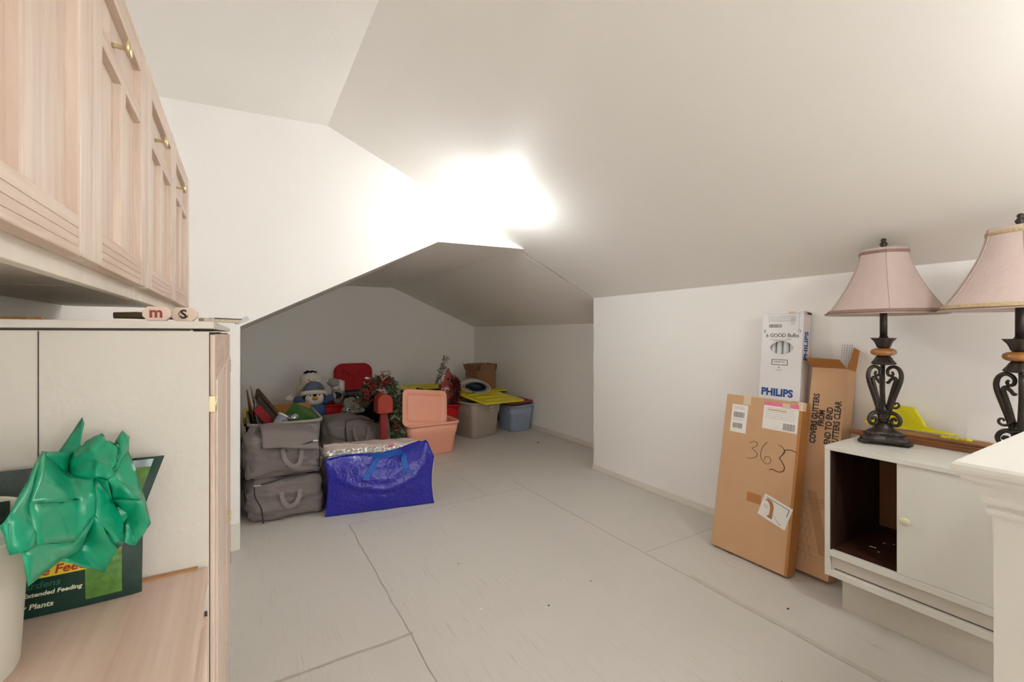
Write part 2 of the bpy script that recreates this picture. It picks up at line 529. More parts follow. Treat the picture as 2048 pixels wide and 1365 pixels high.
mb.prism([(WX1, slope_z(XK)), (XK + .06, slope_z(XK)), (WX1, slope_z(WX1))], YN - .05, YN, 'wall')
struct('wall_front', mb)
mb = MB()
for q in ((WX0, WX1, WZ0 - .04, WZ0), (WX0, WX1, WZ1, WZ1 + .04), (WX0 - .04, WX0, WZ0 - .04, WZ1 + .04), (WX1, WX1 + .04, WZ0 - .04, WZ1 + .04), ((WX0 + WX1) / 2 - .015, (WX0 + WX1) / 2 + .015, WZ0, WZ1)):
    mb.box(q[0], q[1], YN - .03, YN + .012, q[2], q[3], 'trim', bev=.002)
struct('added_window_1', mb)  # frame of the added, unseen window
# baseboards
def base_run(name, x0, x1, y0, y1, h):
    mb = MB(); mb.box(x0, x1, y0, y1, 0, h, 'trim', bev=.002); struct(name, mb)
base_run('baseboard_right', XK - .012, XK, .95, YG2 + .0, .042)
base_run('baseboard_alcove_right', XA - .012, XA, YG2, YB, .05)
base_run('baseboard_alcove_end', -.012, XA - .012, YB - .012, YB, .05)
base_run('baseboard_left', -.052, -.012, YG - .014, YG, .14)
# torn caulk line where the slope meets the alcove ceiling
mb = MB()
P0, P1 = Vector((1.76, 2.78, slope_z(1.76) - .001)), Vector((2.47, 2.828, slope_z(2.47) - .001))
rnd = random.Random(3)
pts = []
for i in range(40):
    t = i / 39
    p = P0.lerp(P1, t) + Vector((0, rnd.uniform(-.004, .004), rnd.uniform(-.001, 0)))
    pts.append(p)
mb.tube(pts, [.0007 + (.0012 if 12 < i < 30 else 0) * rnd.random() for i in range(40)], 'crack', n=5)
for t in (.1, .16, .2, .3, .48, .6, .66, .7, .74, .92):
    p = P0.lerp(P1, t)
    mb.ball(p, (.010 * rnd.uniform(.5, 1.6), .004, .003), 'caulk', seg=8, T=Rz(rnd.uniform(-.2, .8)))
struct('trim_1', mb, 'cracked caulk seam along the ceiling joint')

# ------------------------------------------------------------------ ceiling globe lights
def globe_light(x, y, mname, label, r=.070):
    z = slope_z(x)
    tilt = math.atan(-SL)
    t = thing('globe_light', label, 'ceiling light', (x, y, z))
    mb = MB()
    # canopy follows the slope
    prof = [(.0, .0), (.062, .0), (.066, -.004), (.064, -.012), (.052, -.018), (.040, -.030), (.036, -.034)]
    b2 = MB(); b2.lathe(prof, 'trim', 40, cap=False)
    T2 = Ry(tilt)
    for v in b2.bm.verts:
        v.co = T2 @ v.co
    b2.build('canopy', t)
    b4 = MB(); b4.ball((0, 0, 0), .003, 'chrome', 8); b4.build('screw', t, loc=T2 @ Vector((.02, -.052, -.018)))
    g = MB()
    c = T2 @ Vector((0, 0, -.030 - r * .93))
    g.ball(c, r, mname, 40)
    g.build('glass_globe', t)
    return t
globe_light(1.309, 2.294, 'globe_room', 'lit white glass globe light on the sloping ceiling above the alcove opening')
globe_light(1.55, -.18, 'globe_added', 'added white glass globe light out of view, brightening the room')  # second globe, added outside the view to raise overall brightness

# ------------------------------------------------------------------ upper cabinets on the left
CF, CB, CZ0, CZ1 = -.157, -.416, 1.178, 1.588
def knob(parent, loc, rot=(0, 0, 0), s=1.0):
    k = MB()
    k.lathe([(0, 0), (.0035, 0), (.003, .004), (.0028, .013), (.0105, .0155), (.0115, .018), (.0095, .020), (0, .0205)], 'brass', 20)
    for v in k.bm.verts:
        v.co *= s
    o = k.build('knob', parent, loc=loc, rot=rot)
    return o
def wall_cabinet(y0, y1, label, n):
    t = thing('wall_cabinet', label, 'cabinet', (CF, y0, CZ0), (0, 0, PI / 2))
    W, H, D = y1 - y0, CZ1 - CZ0, CF - CB - .004
    b = MB()
    b.box(0, W, .012, D, .018, H, 'cream')
    b.box(0, W, .0, .012, 0, .022, 'dirtytrim')
    b.box(0, W, .0, .012, H - .01, H, 'dirtytrim')
    b.box(0, .004, .0, .012, .022, H - .01, 'dirtytrim'); b.box(W - .004, W, .0, .012, .022, H - .01, 'dirtytrim')
    b.build('body', t, bevel=.001)
    dw = (W - .008) / n
    for i in range(n):
        a = .004 + i * dw + .0015
        c = a + dw - .003
        z0, z1 = .020, H - .004
        f = MB()
        st, th = .040, .018
        y0_, y1_ = -th, .0
        f.box(a, a + st, y0_, y1_, z0, z1, 'oak_v', bev=.0025)
        f.box(c - st, c, y0_, y1_, z0, z1, 'oak_v', bev=.0025)
        f.box(a + st, c - st, y0_ + .001, y1_, z0, z0 + st, 'oak_x', bev=.002)
        f.box(a + st, c - st, y0_ + .001, y1_, z1 - st, z1, 'oak_x', bev=.002)
        zm = z1 - st - .062
        f.box(a + st, c - st, y0_ + .002, y1_, zm - .022, zm, 'oak_x', bev=.002)
        xm = (a + c) / 2
        f.box(xm - .014, xm + .014, y0_ + .002, y1_, z0 + st, zm - .022, 'oak_v', bev=.002)
        # grooves milled in the bottom rail
        for k in range(3):
            f.box(a + st + .004, c - st - .004, y0_ + .0003, y0_ + .002, z0 + .009 + k * .009, z0 + .010 + k * .009, 'oak_x')
        d = f.build('door', t)
        p = MB(); p.box(a + st - .003, c - st + .003, -.007, -.002, z0 + st - .003, z1 - st + .003, 'oak_v'); p.build('panel', d)
        knob(d, (xm - .018, -.007, zm + .026), (PI / 2, 0, 0))
    return t
wall_cabinet(.325, .974, 'pickled oak wall cabinet with two doors nearest the viewer, upper left', 2)
wall_cabinet(.980, 1.67, 'pickled oak wall cabinet with two doors, farther one against the back wall side', 2)

# ------------------------------------------------------------------ wardrobe below
WX, WY0, WY1, WZ = -.040, .745, 1.665, 1.125
t = thing('storage_cabinet', 'tall cream cabinet with grooved oak doors and painted side panel on the left', 'cabinet', (WX, WY0, 0), (0, 0, PI / 2))
W, D = WY1 - WY0, WX - XL - .004
b = MB()
b.box(0, .016, .018, D, 0, WZ, 'cream')
b.box(W - .016, W, .018, D, 0, WZ, 'cream')
b.box(.016, W - .016, D - .01, D, 0, WZ, 'cream')
b.box(.016, W - .016, .02, D - .01, .26, .28, 'cream')
b.build('body', t)
b = MB()
b.box(0, .012, .0, .018, 0, WZ - .002, 'cream')
b.box(.012, .024, .002, .018, 0, WZ - .002, 'oak_v')
b.box(W - .012, W, .0, .018, 0, WZ - .002, 'oak_v')
b.box(.024, W - .012, .002, .018, 0, .285, 'oak_x')
b.build('face_frame', t)
b = MB(); b.box(-.004, W + .012, -.006, D, WZ + .002, WZ + .012, 'cream', bev=.0015); b.build('top', t)
b = MB(); b.box(-.0006, 0, .1670, .1680, .0, WZ - .002, 'crack'); b.box(-.0010, 0, .02, D, WZ - .001, WZ + .0018, 'crack'); b.build('panel_joint', t)
dw = (W - .036) / 2
for i in range(2):
    a = .026 + i * (dw + .002); c = a + dw
    z0, z1 = .29, WZ - .006
    f = MB()
    f.box(a, a + .03, -.006, .0, z0, z1, 'oak_v', bev=.002)
    f.box(c - .04, c, -.006, .0, z0, z1, 'oak_v', bev=.002)
    f.box(a + .03, c - .04, -.0055, .0, z1 - .07, z1, 'oak_x', bev=.002)
    f.box(a + .03, c - .04, -.0055, .0, z0, z0 + .05, 'oak_x', bev=.002)
    d = f.build('door', t)
    p = MB()
    nsl = 5
    sw = (c - .04 - a - .03) / nsl
    for k in range(nsl):
        p.box(a + .036 + k * sw, a + .024 + (k + 1) * sw, -.0085, .002, z0 + .048, z1 - .068, 'oak_v', bev=.002)
    p.build('panel', d)
    k = MB()
    xk = c - .02 if i == 0 else a + .02
    k.tube([(xk - .02, -.006, .70), (xk - .02, -.014, .70), (xk - .004, -.016, .70), (xk, -.016, .708)], .0022, 'brass', 8); k.build('hook', d)
for zz in (1.02, .42):
    h = MB(); h.box(.020, .0235, -.0065, .002, zz - .011, zz + .011, 'brass'); h.lathe([(.0015, -.010), (.0015, .010)], 'brass', 10, (.025, -.007, zz)); h.build('hinge', t)
    h = MB(); h.box(W - .014, W - .010, -.0085, .002, zz - .018, zz + .018, 'crack'); h.build('hinge', t)
h = MB(); h.box(-.0015, 0, .0015, .0045, .700, .738, 'crack'); h.build('hinge_plate', t)

# ------------------------------------------------------------------ dresser, nearest lower left
DZ = .80
t = thing('oak_dresser', 'low pickled oak chest holding the bucket and plant food, bottom left', 'chest', (WX, 0.05, 0), (0, 0, PI / 2))
W = WY0 - .05
D = WX - XL - .004
b = MB(); b.box(-.2, W - .002, .0, D, DZ - .018, DZ, 'oak_top', bev=.004); b.build('top', t)
b = MB(); b.box(-.2, W - .003, D - .006, D, DZ, DZ + .01, 'oak_x'); b.box(W - .007, W - .0015, .012, D, DZ, DZ + .003, 'palewood'); b.build('back_strip', t)
b = MB()
b.box(-.18, W - .004, .02, D, 0, DZ - .018, 'oak_v')
for x in (W - .034, W - .30, -.18):
    b.box(x, x + .03, .006, .02, 0, DZ - .018, 'oak_v', bev=.002)
for z in (.0, .60, DZ - .048):
    b.box(-.15, W - .034, .007, .02, z, z + .03, 'oak_x', bev=.002)
b.build('body', t)
for (a, c) in ((W - .268, W - .036), (-.148, W - .302)):
    for z0, z1 in ((.632, DZ - .050), (.034, .598)):
        f = MB()
        f.box(a, a + .028, -.002, .018, z0, z1, 'oak_v', bev=.002); f.box(c - .028, c, -.002, .018, z0, z1, 'oak_v', bev=.002)
        f.box(a + .028, c - .028, -.001, .018, z0, z0 + .026, 'oak_x', bev=.002); f.box(a + .028, c - .028, -.001, .018, z1 - .026, z1, 'oak_x', bev=.002)
        f.box(a + .02, c - .02, .008, .014, z0 + .02, z1 - .02, 'oak_v')
        f.build('drawer' if z0 > .5 else 'door', t)

# ------------------------------------------------------------------ things on the dresser
def pouch_rings(w, h, th, wtop=1.0, n=24, m=14, lean=0, curve=0):
    """grid front/back of a filled pouch; returns function (u,v)->front/back points"""
    def pt(u, v, s):
        x = (u - .5) * w * (1 + (wtop - 1) * v)
        bulge = th * .5 * (math.sin(PI * min(1, max(0, u))) ** .5) * (math.sin(PI * min(1, v * .92 + .08)) ** .6 if v < 1 else 0)
        if v > .72:
            bulge *= max(0, (1 - v) / .28)
        return Vector((x, s * bulge + lean * v, h * v + curve * (u - .5) ** 2))
    return pt
def grid_sheet(mb, fn, nu, nv, m, th=0):
    vs = [[mb.bm.verts.new(fn(i / nu, j / nv)) for i in range(nu + 1)] for j in range(nv + 1)]
    k = mb.mi(m)
    for j in range(nv):
        for i in range(nu):
            f = mb.bm.faces.new((vs[j][i], vs[j][i + 1], vs[j + 1][i + 1], vs[j + 1][i])); f.material_index = k; f.smooth = True
    return vs

# plant food pouch
PX, PY = -.196, .716
t = thing('plant_food_pouch', 'dark green plant food pouch with yellow band standing on the oak chest', 'pouch', (PX, PY, DZ), (math.radians(-4), 0, math.radians(-2)))
pt = pouch_rings(.178, .165, .034, wtop=1.0)
def pouch_fix(u, v, s):
    p = pt(u, v, s)
    if v > .6 and u > .5:   # top right corner flares away
        p.x += .022 * (u - .5) * 2 * (v - .6) / .4
        p.y -= .008 * (u - .5) * 2 * (v - .6) / .4
    return p
b = MB()
F = grid_sheet(b, lambda u, v: pouch_fix(u, v, -1), 28, 18, 'dkgreen')
B = grid_sheet(b, lambda u, v: pouch_fix(u, v, 1) + Vector((0, .0004, 0)), 28, 18, 'dkgreen')
body = b.build('body', t)
def decal(name, u0, u1, v0, v1, m, off, nu=10, nv=6, parent=None, lab=None):
    b = MB()
    grid_sheet(b, lambda u, v: pouch_fix(u0 + (u1 - u0) * u, v0 + (v1 - v0) * v, -1) + Vector((0, -off, 0)), nu, nv, m)
    o = b.build(name, parent or t)
    if lab: o['label'] = lab
    return o
decal('leaf_picture', .72, .90, .05, .36, 'leafprint', .0007, lab='green leaf print')
decal('clay_picture', .81, .90, .36, .52, 'terracotta', .0007)
decal('window_print', .76, .955, .66, .985, 'leafprint2', .0007, lab='shrub print')
decal('silver_print', .74, .955, .93, .985, 'silver', .0010)
decal('yellow_band', .0, .80, .27, .42, 'labelyellow', .0008, nu=20, lab='yellow printed band')
def pouch_text(txt, size, u, v, m, bold=0, shear=.2):
    b = MB(); p = pouch_fix(u, v, -1)
    b.text(txt, size, m, Tr(p.x, 0, p.z) @ Rx(PI / 2), ext=0, bold=bold, shear=shear)
    for q in b.bm.verts:
        uu = q.co.x / .178 + .5; vv = max(.02, q.co.z / .165)
        q.co.y = pouch_fix(uu, vv, -1).y - .0014
    b.build('printed_text', t)
pouch_text('Weed & Free Feeds!', .0140, .12, .285, 'labelred', .0003)
pouch_text('Flower Gardens', .011, .20, .205, 'txtteal', .0002)
pouch_text('Releases Nitrogen for Extended Feeding', .0068, .08, .150, 'txtpale', .0002)
pouch_text('for Over 50 New Plants', .0085, .10, .065, 'txtpale', .0002)

# darker pouch behind bucket
t = thing('garden_pouch', 'dark green pouch standing behind the white bucket at the left edge', 'pouch', (-.305, .655, DZ), (0, 0, math.radians(4)))
b = MB()
pt2 = pouch_rings(.20, .148, .03)
grid_sheet(b, lambda u, v: pt2(u, v, -1), 20, 12, 'dkgreen'); grid_sheet(b, lambda u, v: pt2(u, v, 1), 20, 12, 'dkgreen')
b.build('body', t)
b = MB(); grid_sheet(b, lambda u, v: pt2(.02 + .96 * u, .90 + .09 * v, -1) + Vector((0, -.001, 0)), 16, 2, 'dkgreen'); b.build('seal', t)

# bucket
t = thing('plastic_bucket', 'round white plastic bucket with purple lettering at the left edge', 'bucket', (-.262, .606, DZ))
b = MB()
b.lathe([(0, .0), (.072, .0), (.078, .004), (.0845, .128), (.087, .129), (.087, .133), (.085, .134), (.085, .139), (.088, .140), (.088, .148), (.084, .150), (.082, .148), (.082, .13), (.076, .006), (0, .006)], 'bucket', 56, cap=False)
b.build('body', t)
b = MB()
for k, (ch, z, s) in enumerate((('S', .052, .03), ('S', .086, .024))):
    a = math.radians(2 + k)
    b.text(ch, s, 'purple', Tr(.0, .0, z) @ Rz(a + PI / 2) @ Rx(PI / 2), ext=0, bold=.0006)
for v in b.bm.verts:
    # wrap on the bucket side
    d = Vector((v.co.x, v.co.y, 0))
    ang = math.atan2(-.2, 1) + math.atan2(d.y, .08) if False else (d.y if abs(d.y) > abs(d.x) else d.x)
    th_ = math.radians(-38) + ang / .082
    r = .0788 + (v.co.z) * .075 + .0006
    v.co = Vector((r * math.cos(th_), r * math.sin(th_), v.co.z))
b.build('lettering', t)

# green plastic bag : gathered sheet with pointed flaps, modelled around its knot
t = thing('green_plastic_bag', 'crumpled bright green plastic shopping bag tied over the plant food pouch', 'plastic bag', (-.165, .66, .92))
# crease points of the crumpled film, metres from the knot
GB = { 'a': (0.0030, 0.0550, 0.1013), 'a2': (0.0054, 0.0520, 0.0939), 'b': (-0.0199, 0.0400, 0.0535), 'c': (0.0045, 0.0300, 0.0540), 'd': (-0.0000, -0.0600, 0.0869), 'e': (0.0094, -0.1600, 0.0592), 'f': (0.0062, -0.1650, 0.0521), 'g': (0.0115, -0.1650, 0.0289), 'h': (0.0183, -0.1650, 0.0299), 'i': (0.0210, -0.1600, 0.0006), 'j': (0.0271, -0.0750, -0.0004), 'k': (0.0184, -0.0750, 0.0422), 'l': (0.0108, -0.0850, 0.0675), 'm': (0.0267, -0.0050, 0.0429), 'n': (0.0216, 0.0400, 0.0825), 'o': (0.0094, 0.0400, 0.0741), 'p': (0.0283, 0.0400, 0.0735), 'q': (0.0383, 0.0600, 0.0805), 'r': (0.0451, 0.0620, 0.0731), 's': (0.0478, 0.0400, 0.0602), 't': (0.0414, 0.0300, 0.0663), 'u': (0.0644, 0.0300, 0.0042), 'v': (0.0707, 0.0250, -0.0285), 'w': (0.0566, 0.0200, -0.0495), 'x': (0.0493, 0.0100, -0.0396), 'y': (0.0311, 0.0100, -0.0691), 'z': (0.0177, -0.0100, -0.0310), 'A': (0.0338, -0.0350, 0.0108), 'B': (0.0394, 0.0050, 0.0127), 'C': (0.0476, 0.0200, -0.0170), 'D': (0.0118, -0.1300, 0.0567), 'E': (0.0210, -0.1450, 0.0270), 'F': (0.0221, -0.0900, -0.0094), 'G': (0.0215, 0.0100, 0.0620), 'H': (0.0424, 0.0050, 0.0461), 'I': (0.0498, -0.0100, 0.0333), 'K': (-0.0012, 0.0450, 0.0628), 'N': (0.0328, 0.0520, 0.0687), 'P': (0.0035, 0.0000, 0.0481), 'Q': (0.0437, 0.0050, -0.0448), 'R': (0.0231, -0.0420, 0.0308), 'S': (0.0390, -0.0150, 0.0409), 'U': (0.0643, 0.0000, 0.0095), 'V': (0.0611, 0.0150, -0.0227) }
def film(name, tris, seed, amp=.0022, sub=4):
    """creased film: triangles between crease points, softly crinkled"""
    b = MB(); k = b.mi('greenbag')
    vm = {}
    def V(p):
        key = tuple(round(c, 5) for c in p)
        if key not in vm:
            q = Vector(p)
            n1 = noise.noise_vector(q * 55 + Vector((seed, 0, 0)))
            n2 = noise.noise_vector(q * 120 + Vector((0, seed, 0)))
            vm[key] = b.bm.verts.new(q + Vector((n1.x * .5, n1.y * 1.6, n1.z * .5)) * amp + n2 * amp * .35)
        return vm[key]
    for tr in tris:
        A_, B_, C_ = [Vector(GB[c]) for c in tr]
        nn = (B_ - A_).cross(C_ - A_).normalized()
        if nn.y > 0: nn = -nn
        def P(i, j):
            u, v = i / sub, j / sub
            w_ = 1 - u - v
            return A_ * w_ + B_ * u + C_ * v + nn * (.006 * 27 * u * v * w_ * .35)
        for i in range(sub):
            for j in range(sub - i):
                for q in (((i, j), (i + 1, j), (i, j + 1)), ((i + 1, j), (i + 1, j + 1), (i, j + 1))):
                    if q[1][0] + q[1][1] > sub: continue
                    try:
                        f = b.bm.faces.new([V(P(*c)) for c in q])
                    except ValueError: continue
                    f.material_index = k; f.smooth = True
    o = b.build(name, t)
    s = o.modifiers.new('thick', 'SOLIDIFY'); s.thickness = .0007
    return o
film('handle_loop', [('a', 'b', 'c'), ('a', 'a2', 'c'), ('b', 'c', 'P')], 1)
film('front_fold', [('d', 'D', 'l'), ('d', 'l', 'P'), ('l', 'D', 'R'), ('l', 'R', 'P'), ('D', 'k', 'R'), ('D', 'E', 'k'), ('E', 'j', 'k'), ('k', 'j', 'R'), ('R', 'j', 'A'), ('P', 'R', 'm'), ('m', 'R', 'A')], 2, sub=5)
film('side_fold', [('d', 'e', 'D'), ('e', 'f', 'g'), ('e', 'g', 'h'), ('e', 'h', 'D'), ('D', 'h', 'E')], 3)
film('lower_fold', [('E', 'i', 'F'), ('E', 'F', 'j'), ('E', 'h', 'i'), ('j', 'F', 'z'), ('j', 'z', 'A')], 4)
film('lower_fold', [('z', 'y', 'Q'), ('z', 'Q', 'A'), ('z', 'F', 'y')], 5)
film('middle_fold', [('A', 'Q', 'x'), ('A', 'x', 'B'), ('A', 'B', 'm'), ('m', 'B', 'S'), ('B', 'x', 'C')], 6)
film('knot', [('o', 'K', 'P'), ('o', 'P', 'G'), ('o', 'n', 'G'), ('n', 'p', 'G'), ('G', 'P', 'm'), ('K', 'c', 'P'), ('p', 'N', 't'), ('G', 'p', 't'), ('G', 't', 'H'), ('G', 'H', 'S'), ('G', 'S', 'm')], 7, amp=.006, sub=6)
film('upper_fold', [('N', 'q', 't'), ('q', 'r', 's'), ('q', 's', 't'), ('t', 's', 'H')], 8)
film('right_fold', [('s', 'u', 'H'), ('H', 'u', 'I'), ('I', 'u', 'U'), ('H', 'I', 'S'), ('I', 'U', 'B'), ('S', 'I', 'B')], 9)
film('right_fold', [('B', 'U', 'C'), ('U', 'u', 'v'), ('U', 'v', 'V'), ('U', 'V', 'C'), ('V', 'v', 'w'), ('C', 'V', 'w'), ('C', 'w', 'x')], 10)
film('back_film', [('K', 'd', 'P'), ('b', 'd', 'P')], 11)
b = MB()
b2 = bmesh.new(); bmesh.ops.create_icosphere(b2, subdivisions=4, radius=1)
for v in b2.verts:
    d = v.co.copy()
    r = 1 + .30 * noise.noise(d * 2.6) + .14 * abs(noise.noise(d * 6))
    v.co = Vector((d.x * .045 * r, d.y * .016 * r + .018, d.z * .034 * r - .002))
b.add(b2, 'greenbag'); b.build('crumpled_body', t)

# ------------------------------------------------------------------ small things on top of the storage cabinet
TZ = WZ + .0125
def octagon_tag(x, y, ang, label, glyph, inkm, grp='octagonal wooden tags on the cabinet top'):
    t = thing('octagon_tag', label, 'wooden tag', (x, y, TZ), (0, 0, ang), grp)
    w, h = .0155, .0095
    c = .006
    pts = [(-w + c, 0), (w - c, 0), (w, c), (w, 2 * h - c), (w - c, 2 * h), (-w + c, 2 * h), (-w, 2 * h - c), (-w, c)]
    b = MB(); b.prism(pts, 0, .006, 'palewoodtag'); b.build('block', t, bevel=.0006)
    b = MB(); b.prism([(p[0] * .96, p[1] * .96) for p in pts], .006, .0085, 'knifedark'); b.build('backing', t)
    b = MB(); b.text(glyph, .020 if glyph == 'm' else .017, inkm, FR(0, -.0005, .0045 if glyph == 'm' else .004), ext=.0006, bold=.0005, align='CENTER'); b.build('painted_letter', t)
    if glyph == 'S':
        b = MB(); b.tube([(.0055 * math.cos(a), -.0006, .0095 + .0055 * math.sin(a)) for a in [math.radians(100 + i * 13) for i in range(20)]], .0005, inkm, 5); b.build('painted_ring', t)
    return t
octagon_tag(-.0988, .757, math.radians(-12), 'pale octagonal wooden tag with a rust red letter m', 'm', 'redink')
octagon_tag(-.0700, .768, math.radians(-12), 'pale octagonal wooden tag with a black letter S', 'S', 'ink')
b = MB(); b.tube([(-.150, .80, TZ + .0075), (-.125, .802, TZ + .008), (-.105, .795, TZ + .007), (-.06, .80, TZ + .0065)], [.0055, .0065, .0055, .005], 'knifedark', 10, flat=.8)
tag(b.build('bronze_stem', loc=None), 'dark bronze coloured stem lying behind the letter tags', 'ornament')
b = MB(); b.box(0, .075, -.005, .005, 0, .006, 'patterned', bev=.002)
b.tube([(.02, -.005, .006), (.075, -.005, .006), (.08, 0, .006), (.075, .005, .006), (.02, .005, .006)], .0009, 'crack', 6)
o = b.build('enamel_clip', loc=(-.052, .80, TZ), rot=(0, 0, math.radians(52)))
tag(o, 'narrow speckled enamel clip lying at the corner of the cabinet top', 'clip')
b = MB(); b.box(0, .11, -.004, .004, 0, .005, 'palewood', bev=.001)
tag(b.build('wood_lath', loc=(-.33, .86, TZ), rot=(0, 0, math.radians(-18))), 'thin tan wooden stick lying at the back of the cabinet top', 'stick')
# tape scrap at the corner of the opening
b = MB(); b.box(-.03, .03, -.001, 0, -.012, .012, 'bluegrey')
b.ball((-.034, -.001, -.002), .003, 'ink', 8)
M['tape_blue'] = mat('bluish_clear_tape', '#c9cdcf', .25)
b.mats[b.mats.index(M['bluegrey'])] = M['tape_blue']
tag(b.build('tape_scrap', loc=(.0, YG - .001, 1.19), rot=(0, math.radians(-26), 0)), 'scrap of clear tape stuck at the corner of the alcove opening', 'tape')

# ------------------------------------------------------------------ low white cabinet on the right
LX, LY, LZ = 2.02, .90, .67
t = thing('low_cabinet', 'low white painted cabinet with sliding door and dark open bay, under the lamps', 'cabinet', (LX, LY, 0), (0, 0, -PI / 2))
W, D, th = .57, .46, .018
b = MB()
b.box(0, th, 0, D, .172, LZ - th, 'white')
b.box(W - th, W, 0, D, .172, LZ - th, 'white')
b.box(0, W, 0, D, LZ - th, LZ, 'white')
b.box(0, W, 0, D, .148, .172, 'white')
b.box(th, W - th, .001, .02, .228, .253, 'white')
b.box(th, W - th, .016, .03, .172, .228, 'cream')
b.build('body', t, bevel=.0015)
b = MB(); b.box(.03, W - th, .0145, .0162, .176, .179, 'crack'); b.build('drawer_gap', t)
b = MB(); b.box(.03, W, .08, D, 0, .1478, 'cream'); b.build('plinth', t)
b = MB(); b.box(th, th + .004, .006, D - .008, .253, LZ - th, 'darkwood'); b.box(th, W - th, .02, D - .008, .245, .2535, 'darkwood_h'); b.box(th, W - th, .02, D - .008, LZ - th - .004, LZ - th - .0005, 'darkwood'); b.box(W - th - .004, W - th - .0005, .02, D - .008, .2535, LZ - th - .004, 'darkwood'); b.build('lining', t)
b = MB(); b.box(th, W - th, D - .006, D - .002, .17, LZ - th, 'brownboard'); b.build('back_board', t)
b = MB(); b.box(.232, W - th - .001, .006, .016, .2545, LZ - th - .001, 'white'); d = b.build('sliding_door', t)
b = MB(); b.ball((0, 0, 0), (.016, .008, .013), 'knobcream', 20); b.lathe([(.006, 0), (.006, .012)], 'knobcream', 12, (0, 0, 0)); b.build('knob', d, loc=(.258, -.006, .453))
for (x, y, s) in ((.12, .24, .006), (.15, .28, .004), (.10, .18, .010), (.17, .25, .003)):
    pass
b = MB()
for (x, y, s, a) in ((.11, .25, .005, .3), (.135, .27, .004, 1.2), (.10, .17, .011, .2), (.13, .14, .003, 0)):
    b.box(-s, s, -.0018, .0018, 0, .0015, 'debris', Tr(x, y, .2536) @ Rz(a))
o = b.build('paint_chips', loc=(LX, LY, 0), rot=(0, 0, -PI / 2)); o['kind'] = 'stuff'
tag(o, 'white paint chips scattered inside the dark open bay', 'debris')

# ------------------------------------------------------------------ stair half wall with moulded cap
def rect_ring(x0, x1, y0, y1, z, off):
    return [(x0 - off, y0 - off, z), (x1 + off, y0 - off, z), (x1 + off, y1 + off, z), (x0 - off, y1 + off, z)]
bx0, bx1, by0, by1 = 1.193, 1.85, .10, .250
b = MB()
prof = [(0, .0), (0, .782), (.006, .783), (.009, .788), (.009, .796), (.004, .799), (.004, .804), (.012, .806), (.014, .812), (.013, .818), (.017, .826), (.024, .838), (.034, .847), (.036, .850), (.036, .855), (.040, .857), (.046, .862), (.048, .868), (.047, .875), (.043, .880)]
rings = [rect_ring(bx0, bx1, by0, by1, z, o) for o, z in prof]
b.loft(rings, 'white', smooth=False)
o = struct('wall_stair', b, 'white half wall with moulded cap beside the stair')

